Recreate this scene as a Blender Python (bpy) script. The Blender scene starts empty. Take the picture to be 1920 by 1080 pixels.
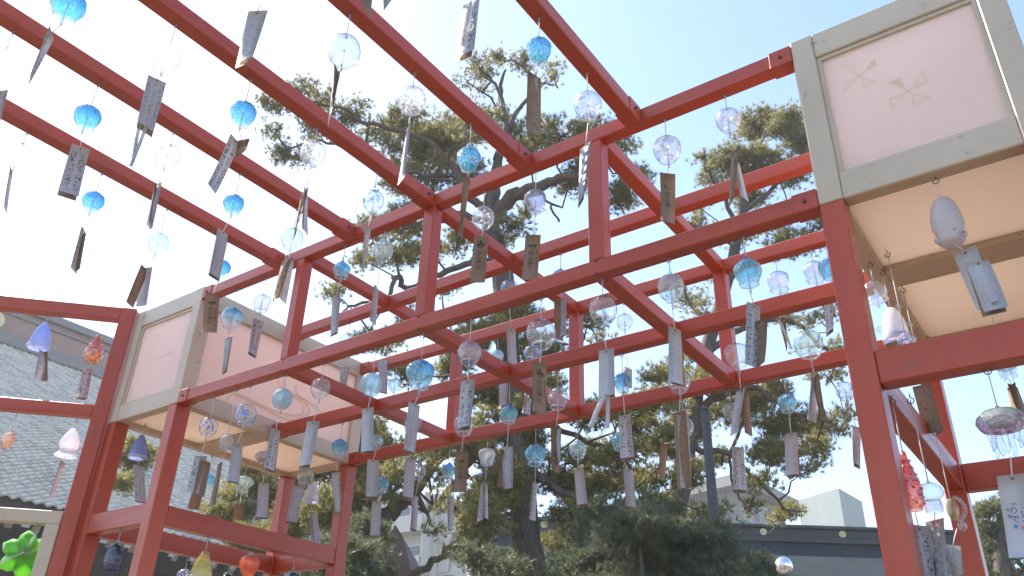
import bpy, bmesh, math, random
import numpy as np
from mathutils import Vector, Matrix
sc = bpy.context.scene
CAM_R=[0.8159, 0.5776, 0.028]
CAM_U=[0.2575, -0.4062, 0.8767]
CAM_F=[-0.5177, 0.7081, 0.4802]
LENS=29.1689
# ---------------------------------------------------------------- camera, sky, sun, exposure
cam = bpy.data.cameras.new('camera'); camo = bpy.data.objects.new('camera', cam); sc.collection.objects.link(camo)
cam.sensor_width = 36.0; cam.lens = LENS; cam.clip_start = 0.02; cam.clip_end = 3000
r_, u_, f_ = Vector(CAM_R), Vector(CAM_U), Vector(CAM_F)
camo.matrix_world = Matrix(((r_.x, u_.x, -f_.x, 0), (r_.y, u_.y, -f_.y, 0), (r_.z, u_.z, -f_.z, 1.5), (0, 0, 0, 1)))
sc.camera = camo
SUN_AZ, SUN_EL = math.radians(-90), math.radians(50)
world = bpy.data.worlds.new('World'); sc.world = world; world.use_nodes = True
wn = world.node_tree.nodes; wl = world.node_tree.links
sky = wn.new('ShaderNodeTexSky'); sky.sky_type = 'NISHITA'; sky.sun_disc = False
sky.sun_elevation = SUN_EL; sky.sun_rotation = SUN_AZ; sky.altitude = 0; sky.air_density = 1.0; sky.dust_density = .7; sky.ozone_density = 1.0
wl.new(sky.outputs[0], wn['Background'].inputs['Color']); wn['Background'].inputs['Strength'].default_value = 0.13
sun = bpy.data.lights.new('sun', 'SUN'); sun.energy = 5.0; sun.angle = math.radians(0.5); sun.color = (1, .94, .85)
suno = bpy.data.objects.new('sun', sun); sc.collection.objects.link(suno)
sd = Vector((math.sin(SUN_AZ)*math.cos(SUN_EL), math.cos(SUN_AZ)*math.cos(SUN_EL), math.sin(SUN_EL)))
suno.rotation_euler = sd.to_track_quat('Z', 'Y').to_euler()
sc.view_settings.view_transform = 'Standard'; sc.view_settings.look = 'None'; sc.view_settings.gamma = 1.0
sc.view_settings.use_curve_mapping = False
sc.view_settings.exposure = 1.55
sc.cycles.max_bounces = 8; sc.cycles.transparent_max_bounces = 32; sc.cycles.transmission_bounces = 8
sc.cycles.caustics_reflective = False; sc.cycles.caustics_refractive = False; sc.cycles.use_denoising = True
rnd = random.Random(7)
CHIMES=[(1,'blue','nearC',[-1.6939,0.5099,2.9936],0.0779,3.1596,[('w',[-1.697,0.4997,2.9004],[-1.6985,0.4947,2.7516],0.0108)]),
(2,'frost','nearB',[-2.0884,0.531,3.0485],0.0736,3.1596,[('w',[-2.0822,0.5554,2.958],[-2.077,0.5757,2.8277],0.0221)]),
(3,'frost','nearC',[-1.6939,0.7639,3.0358],0.079,3.1596,[('w',[-1.696,0.7592,2.9581],[-1.694,0.7638,2.8058],0.0441),
('r',[-1.6993,0.7519,2.8083],[-1.6952,0.7611,2.7014],0.0065),
('r',[-1.6929,0.7663,2.8103],[-1.6958,0.7598,2.6817],0.0065)]),
(4,'blue','nearB',[-2.0884,0.7783,3.0313],0.0731,3.1596,[('w',[-2.0851,0.7872,2.9285],[-2.0814,0.797,2.7731],0.0471)]),
(5,'speckle','nearA',[-2.4857,0.7753,3.0635],0.0781,3.1596,[('w',[-2.4869,0.7716,3.004],[-2.4799,0.7938,2.862],0.0114)]),
(6,'flower','nearB',[-2.0884,1.0333,3.0579],0.0741,3.1596,[('w',[-2.0896,1.0308,2.95],[-2.0861,1.0379,2.7863],0.0143),
('k',[-2.0906,1.0288,2.9393],[-2.0869,1.0362,2.808],0.0079)]),
(7,'blue','nearC',[-1.6939,1.0132,3.0268],0.0718,3.1596,[('w',[-1.6964,1.009,2.9342],[-1.7107,0.9852,2.7572],0.0258),
('k',[-1.6864,1.0257,2.9373],[-1.6854,1.0274,2.8865],0.0293)]),
(9,'clear','nearD',[-1.2811,0.9986,3.025],0.0838,3.1596,[('k',[-1.2866,0.9915,2.9592],[-1.2844,0.9943,2.8313],0.0105),
('w',[-1.2853,0.9931,2.9634],[-1.2849,0.9936,2.7897],0.0078)]),
(10,'engraved','nearC',[-1.6939,1.2702,3.0541],0.0762,3.1596,[('k',[-1.6961,1.2673,2.9148],[-1.6997,1.2625,2.7496],0.0109),
('w',[-1.6943,1.2697,2.9155],[-1.6838,1.2837,2.7736],0.014)]),
(13,'blue','nearE',[-0.8781,1.2827,3.0416],0.0649,3.1596,[('k',[-0.886,1.2773,2.9571],[-0.8858,1.2775,2.7718],0.0337),
('r',[-0.8837,1.2789,2.9483],[-0.8964,1.2702,2.7797],0.013)]),
(14,'dotted','nearD',[-1.2811,1.254,3.0516],0.0768,3.1596,[('w',[-1.2807,1.2543,2.9612],[-1.2838,1.2512,2.7739],0.0099)]),
(15,'blue','nearD',[-1.2811,1.514,3.0167],0.0713,3.1596,[('k',[-1.282,1.5132,2.9523],[-1.2885,1.5077,2.7482],0.0153),
('w',[-1.2859,1.5099,2.8205],[-1.2919,1.5048,2.7478],0.0091)]),
(16,'violet','nearE',[-0.8781,1.525,3.0359],0.0759,3.1596,[('w',[-0.8849,1.5211,2.8983],[-0.8977,1.5137,2.722],0.0237)]),
(17,'white','T1',[-0.7845,1.8225,3.0393],0.0814,3.1596,[('K',[-0.788,1.821,2.9528],[-0.7974,1.817,2.785],0.0409)]),
(18,'white','T1',[-0.5945,1.8225,3.0614],0.0694,3.1596,[('k',[-0.5836,1.8261,2.9548],[-0.6104,1.8173,2.7816],0.0203),
('w',[-0.587,1.825,2.9188],[-0.5781,1.8278,2.7893],0.0144)]),
(19,'blue','nearA',[-2.4857,1.0303,3.0367],0.0691,3.1596,[('w',[-2.4861,1.0294,2.925],[-2.4825,1.038,2.7719],0.0171),
('k',[-2.4853,1.0311,2.9052],[-2.4797,1.0447,2.7743],0.0137)]),
(20,'aqua','nearA',[-2.4857,1.2838,3.007],0.0713,3.1596,[('w',[-2.4918,1.272,2.9011],[-2.486,1.2832,2.755],0.0309),
('k',[-2.4948,1.2662,2.8992],[-2.5017,1.2528,2.7501],0.0254)]),
(21,'blue','nearB',[-2.0884,1.2907,3.0276],0.0667,3.1596,[('w',[-2.0951,1.2798,2.916],[-2.0926,1.284,2.7533],0.0338)]),
(22,'blue','nearA',[-2.4857,1.5463,3.0312],0.0681,3.1596,[('K',[-2.4908,1.5381,2.9219],[-2.4808,1.5541,2.7667],0.0506)]),
(23,'green','nearB',[-2.0884,1.5431,3.0267],0.0766,3.1596,[('w',[-2.0864,1.5458,2.9448],[-2.0848,1.548,2.7785],0.0291),
('k',[-2.091,1.5396,2.9367],[-2.0985,1.5295,2.7802],0.0254)]),
(24,'bluecap','T1',[-2.7714,1.8225,3.0192],0.0866,3.1596,[('w',[-2.7691,1.826,2.9268],[-2.764,1.8337,2.7768],0.0217)]),
(25,'frost','T1',[-2.5871,1.8225,3.0353],0.0736,3.1596,[('w',[-2.5868,1.8229,2.958],[-2.5865,1.8234,2.8107],0.0381)]),
(26,'point','T1',[-2.1321,1.8225,3.049],0.0646,3.1596,[('w',[-2.136,1.8179,2.9404],[-2.128,1.8273,2.784],0.0255)]),
(34,'bluedot','M1',[-2.7728,1.8225,2.5437],0.0705,2.6775,[('w',[-2.7752,1.8189,2.426],[-2.7773,1.8157,2.2823],0.0443),
('k',[-2.7647,1.8349,2.4078],[-2.764,1.8359,2.2752],0.0403)]),
(35,'bluedot','M1',[-2.555,1.8225,2.553],0.0802,2.6775,[('w',[-2.5587,1.8173,2.4381],[-2.5538,1.8243,2.2978],0.0389)]),
(36,'clear','M1',[-2.6372,1.8225,2.4609],0.0601,2.6775,[('k',[-2.6414,1.8164,2.3779],[-2.6402,1.818,2.2204],0.0137)]),
(37,'opaque','M1',[-2.352,1.8225,2.5762],0.0719,2.6775,[('w',[-2.3554,1.818,2.4579],[-2.3545,1.8193,2.3123],0.0339)]),
(38,'clear','M1',[-2.1538,1.8225,2.5764],0.0695,2.6775,[('w',[-2.1579,1.8175,2.4516],[-2.1621,1.8126,2.2969],0.0399)]),
(44,'blue','M2',[-2.5536,2.3092,2.5625],0.0669,2.6775,[('w',[-2.5546,2.3081,2.4536],[-2.5352,2.3295,2.2945],0.0282)]),
(50,'opaque','M1',[-1.9002,1.8225,2.5368],0.0748,2.6775,[('w',[-1.9023,1.8203,2.4517],[-1.8923,1.8307,2.3066],0.0364)]),
(51,'blue','M1',[-1.6855,1.8225,2.5279],0.0905,2.6775,[('w',[-1.6928,1.8157,2.424],[-1.6952,1.8135,2.2703],0.0347)]),
(52,'irid','M1',[-1.488,1.8225,2.552],0.0742,2.6775,[('w',[-1.4869,1.8235,2.4617],[-1.4918,1.8195,2.3139],0.04)]),
(53,'clear','M1',[-1.2229,1.8225,2.5506],0.0874,2.6775,[('K',[-1.2246,1.8214,2.4589],[-1.2243,1.8216,2.3056],0.0392)]),
(54,'opaque','T3',[-2.1176,2.7965,3.0588],0.0615,3.1596,[('w',[-2.0899,2.8174,2.9753],[-2.0897,2.8176,2.8207],0.0385)]),
(55,'bluedot','T3',[-1.924,2.7965,3.029],0.0716,3.1596,[('w',[-1.9345,2.7892,2.8181],[-1.9409,2.7848,2.7422],0.0277)]),
(56,'clear','M1',[-1.0131,1.8225,2.5737],0.0794,2.6775,[('w',[-1.0081,1.8253,2.4504],[-1.0112,1.8235,2.3152],0.0417),
('r',[-1.0136,1.8222,2.3183],[-1.0483,1.8029,2.2297],0.0141),
('r',[-1.0075,1.8256,2.3152],[-1.0109,1.8237,2.2249],0.0112)]),
(57,'clear','T3',[-1.4542,2.7965,3.062],0.0672,3.1596,[('w',[-1.4478,2.7998,2.8508],[-1.454,2.7966,2.781],0.0303)]),
(58,'blue','M2',[-1.2162,2.3092,2.5688],0.0607,2.6775,[('w',[-1.2153,2.3097,2.4522],[-1.2125,2.3112,2.3086],0.0397)]),
(60,'dotted','T1',[-1.4618,1.8225,3.0437],0.0753,3.1596,[('K',[-1.4634,1.8213,2.9695],[-1.4678,1.8177,2.793],0.0488)]),
(61,'bluedot','nearC',[-1.6939,1.5366,3.0344],0.0695,3.1596,[('w',[-1.6979,1.5322,2.9323],[-1.6968,1.5334,2.7693],0.0134)]),
(62,'frostdark','T1',[-1.2501,1.8225,3.0311],0.0722,3.1596,[('K',[-1.2541,1.8197,2.903],[-1.2614,1.8147,2.7392],0.0479)]),
(63,'aqua','T1',[-1.9231,1.8225,3.0653],0.0742,3.1596,[('w',[-1.928,1.8173,2.9127],[-1.9265,1.819,2.7686],0.0169)]),
(64,'point','T2',[-1.463,2.3092,3.0457],0.0645,3.1596,[('w',[-1.458,2.3124,2.9544],[-1.4598,2.3113,2.8007],0.0314),
('k',[-1.4697,2.305,2.9499],[-1.4679,2.3061,2.7856],0.0314)]),
(65,'bluedot','T2',[-1.7015,2.3092,3.0698],0.0673,3.1596,[('w',[-1.6924,2.3159,2.895],[-1.6841,2.322,2.7463],0.0344)]),
(66,'clear','T2',[-2.5923,2.3092,3.0583],0.0718,3.1596,[('w',[-2.59,2.3118,2.9341],[-2.5876,2.3145,2.8486],0.0352)]),
(69,'aqua','T3',[-2.7521,2.7965,3.0505],0.0667,3.1596,[('w',[-2.8031,2.7463,3.1799],[-2.7907,2.7586,3.0085],0.0455)]),
(71,'spike','M1',[-0.8044,1.8225,2.584],0.0716,2.6775,[('w',[-0.8027,1.8233,2.4614],[-0.8094,1.8203,2.3077],0.0315)]),
(72,'clear','M2',[-1.0154,2.3092,2.5277],0.0717,2.6775,[('k',[-1.0203,2.3071,2.4254],[-1.0209,2.3068,2.1824],0.0393),
('w',[-1.0121,2.3107,2.4109],[-1.0166,2.3087,2.1823],0.0327)]),
(73,'pointbig','M1',[-0.5924,1.8225,2.5649],0.0718,2.6775,[('w',[-0.5882,1.8239,2.4725],[-0.611,1.8165,2.3081],0.0287),
('k',[-0.5785,1.827,2.4268],[-0.59,1.8233,2.3072],0.031)]),
(74,'petal','T3',[-0.7958,2.7965,3.0595],0.0808,3.1596,[('k',[-0.8022,2.7946,2.8958],[-0.8005,2.7951,2.7747],0.0156),
('w',[-0.8112,2.7921,2.8971],[-0.7885,2.7985,2.7858],0.0176)]),
(76,'blue','T3',[-0.6071,2.7965,3.0566],0.0782,3.1596,[('w',[-0.6254,2.7925,2.9666],[-0.6411,2.7891,2.8085],0.0305)]),
(77,'greenspeck','M2',[-0.5971,2.3092,2.5566],0.0835,2.6775,[('w',[-0.5938,2.31,2.4626],[-0.6201,2.3032,2.3195],0.0137),
('k',[-0.5921,2.3105,2.4541],[-0.5911,2.3108,2.3196],0.0152)]),
(78,'clear','M2',[-0.8162,2.3092,2.5721],0.0761,2.6775,[('w',[-0.8164,2.3091,2.459],[-0.8471,2.2983,2.3197],0.0256),
('k',[-0.8062,2.3128,2.4581],[-0.8086,2.3119,2.3153],0.0191)]),
(79,'clear','M3',[-1.0319,2.7965,2.5827],0.0644,2.6775,[('w',[-1.0248,2.7991,2.4494],[-1.0307,2.7969,2.296],0.0415)]),
(80,'point','M3',[-0.8272,2.7965,2.5775],0.0658,2.6775,[('w',[-0.8288,2.796,2.4661],[-0.8432,2.7917,2.3208],0.042)]),
(81,'violet','M3',[-0.6265,2.7965,2.5803],0.0617,2.6775,[('w',[-0.6119,2.7997,2.4516],[-0.6314,2.7954,2.3267],0.0211)]),
(83,'clear','M2',[-1.4741,2.3092,2.5616],0.0748,2.6775,[('k',[-1.4786,2.3063,2.458],[-1.4813,2.3046,2.2991],0.0326),
('w',[-1.474,2.3093,2.4485],[-1.4708,2.3113,2.3267],0.0145)]),
(84,'point','M2',[-1.6848,2.3092,2.5443],0.0658,2.6775,[('w',[-1.6864,2.308,2.4204],[-1.6812,2.3118,2.2717],0.0375),
('k',[-1.6952,2.3016,2.4064],[-1.6992,2.2987,2.2709],0.0224)]),
(85,'blue','M3',[-1.8957,2.7965,2.5588],0.0848,2.6775,[('w',[-1.8961,2.7962,2.4393],[-1.9032,2.7914,2.2872],0.0195)]),
(86,'aqua','M3',[-1.6902,2.7965,2.5463],0.0712,2.6775,[('w',[-1.6872,2.7983,2.4693],[-1.676,2.805,2.3267],0.038)]),
(87,'blue','M3',[-1.4946,2.7965,2.5493],0.0691,2.6775,[('w',[-1.4711,2.809,2.436],[-1.4672,2.8111,2.2924],0.0366)]),
(88,'clear','M2',[-1.8912,2.3092,2.5389],0.076,2.6775,[('K',[-1.8929,2.3078,2.4378],[-1.8906,2.3096,2.2855],0.0467)]),
(89,'clear','M2',[-2.1515,2.3092,2.5879],0.0715,2.6775,[('w',[-2.1489,2.3116,2.4502],[-2.1469,2.3135,2.3017],0.0408)]),
(90,'aqua','M2',[-2.3415,2.3092,2.5501],0.056,2.6775,[('w',[-2.3448,2.3058,2.4746],[-2.3381,2.3126,2.3279],0.0464)]),
(91,'point','M3',[-2.3639,2.7965,2.5568],0.0644,2.6775,[('w',[-2.3512,2.8072,2.4451],[-2.3461,2.8116,2.302],0.0256)]),
(92,'point','M3',[-2.7684,2.7965,2.5466],0.0705,2.6775,[('w',[-2.7787,2.7863,2.4701],[-2.7739,2.791,2.3141],0.0444)]),
(93,'clear','M3',[-2.5393,2.7965,2.5774],0.0637,2.6775,[('w',[-2.5451,2.7912,2.4663],[-2.5412,2.7947,2.3192],0.0239)]),
(94,'frost','M3',[-2.151,2.7965,2.5896],0.0744,2.6775,[('w',[-2.158,2.7911,2.4741],[-2.1648,2.7859,2.3131],0.0204),
('w',[-2.1544,2.7939,2.4743],[-2.1438,2.802,2.3229],0.0181)]),
(95,'clear','M3',[-1.2238,2.7965,2.56],0.0723,2.6775,[('k',[-1.2942,2.7657,2.5006],[-1.3106,2.7585,2.3595],0.0237)]),
(8,'clear','nearD',[-1.2811,0.7462,3.0405],0.072,3.1596,[('w',[-1.2821,0.7444,2.939],[-1.284,0.7412,2.7879],0.0356)]),
(11,'clear','nearE',[-0.8781,0.755,3.0221],0.0663,3.1596,[('k',[-0.8968,0.7333,2.8283],[-0.8969,0.7332,2.7001],0.0143),
('w',[-0.8803,0.7524,2.8364],[-0.87,0.7644,2.7291],0.0165)]),
(12,'clear','nearE',[-0.8781,1.0091,3.0346],0.0711,3.1596,[('w',[-0.8772,1.0099,2.9624],[-0.8806,1.0069,2.8043],0.0353)]),
(27,'fuji','sp',[-3.7922,1.5399,3.076],0.1029,3.1704,[('w',[-3.7822,1.5645,3.0027],[-3.7761,1.5796,2.8705],0.0338),
('k',[-3.7799,1.5702,3.0043],[-3.7671,1.6016,2.8712],0.0218)]),
(28,'koi','sp',[-3.6242,1.7139,3.036],0.0837,3.1704,[('w',[-3.6266,1.7088,2.9414],[-3.6219,1.7187,2.8016],0.041)]),
(29,'squid','sp',[-3.6173,1.721,2.5912],0.0976,2.697,[('w',[-3.6194,1.7167,2.5048],[-3.6216,1.7119,2.3454],0.0182)]),
(30,'shell','sp',[-3.7897,1.5425,2.5812],0.1011,2.697,[]),
(31,'leafflower','sp',[-3.6469,1.6904,2.1152],0.1825,2.229,[]),
(32,'eggplant','sp',[-3.2265,1.8306,2.0983],0.0795,2.202,[]),
(33,'fujiblue','sp',[-3.3481,1.89,2.5753],0.083,2.679,[('w',[-3.3412,1.9022,2.495],[-3.3205,1.9389,2.3476],0.0408)]),
(39,'point','sp',[-3.456,2.3259,2.5525],0.0684,2.679,[('k',[-3.4741,2.299,2.485],[-3.4763,2.2958,2.4097],0.0499)]),
(40,'jelly','sp',[-3.456,2.5311,2.5895],0.095,2.679,[('k',[-3.4561,2.5311,2.4763],[-3.4517,2.537,2.4075],0.0467)]),
(41,'pinkjelly','sp',[-3.015,2.2958,2.585],0.0858,2.679,[('w',[-3.0065,2.3069,2.4733],[-2.9968,2.3197,2.3234],0.0466)]),
(42,'green','sp',[-3.015,2.5407,2.5614],0.0821,2.679,[('w',[-3.0306,2.5222,2.5114],[-3.035,2.517,2.3498],0.0489)]),
(43,'fuji','sp',[-3.2597,2.8026,2.5821],0.0862,2.679,[('w',[-3.2463,2.8181,2.4742],[-3.2234,2.8448,2.3338],0.0423)]),
(45,'pear','sp',[-3.015,2.088,2.0827],0.0939,2.202,[]),
(46,'tomato','sp',[-3.015,2.3121,2.1278],0.0855,2.202,[]),
(47,'dome','sp',[-3.456,2.3077,2.1126],0.0669,2.202,[]),
(48,'eggplant','sp',[-3.456,2.5389,2.1194],0.0699,2.202,[]),
(49,'eggplant','sp',[-3.015,2.551,2.0946],0.0704,2.202,[]),
(97,'jellyirid','sp',[-0.1284,1.8306,2.0814],0.0908,2.202,[('D',[-0.1344,1.8302,1.9782],[-0.148,1.8292,1.8253],0.0522)]),
(98,'penguin','sp',[-0.1303,1.8306,2.5581],0.065,2.679,[('W',[-0.1115,1.8319,2.4779],[-0.0967,1.833,2.3367],0.0459),
('w',[-0.0939,1.8332,2.443],[-0.0837,1.8339,2.3234],0.0455)]),
(99,'petal','sp',[-0.36,2.1458,2.5919],0.0602,2.679,[]),
(100,'rabbit','sp',[-0.342,2.2046,2.5143],0.0744,2.679,[('k',[-0.3499,2.2034,2.4622],[-0.3484,2.2037,2.3702],0.0421)]),
(101,'violet','sp',[-0.306,2.1115,2.4148],0.0457,2.679,[]),
(102,'clear','sp',[-0.3194,2.34,2.4572],0.0499,2.679,[('k',[-0.3274,2.3389,2.3799],[-0.3214,2.3397,2.2437],0.0455)]),
(103,'koired','sp',[-0.333,1.9125,2.0099],0.0501,2.202,[('w',[-0.3313,1.9128,1.92],[-0.335,1.9121,1.817],0.0328)]),
(104,'dome2','sp',[-0.297,1.9242,1.9851],0.0517,2.202,[('w',[-0.3007,1.9237,1.9298],[-0.3107,1.9221,1.8136],0.0306)]),
(105,'goldfish','sp',[-0.297,2.1765,2.0061],0.0498,2.202,[('w',[-0.3133,2.1743,1.9258],[-0.3175,2.1737,1.8522],0.0267)]),
(106,'jelly','sp',[-0.1205,2.34,2.3914],0.0552,2.679,[('k',[-0.1209,2.34,2.3367],[-0.1288,2.3396,2.2408],0.0162),
('k',[-0.1186,2.3401,2.3363],[-0.1095,2.3406,2.2237],0.0188)]),
(109,'petal','sp',[-0.6608,2.7965,3.0619],0.079,3.1596,[])]
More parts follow.
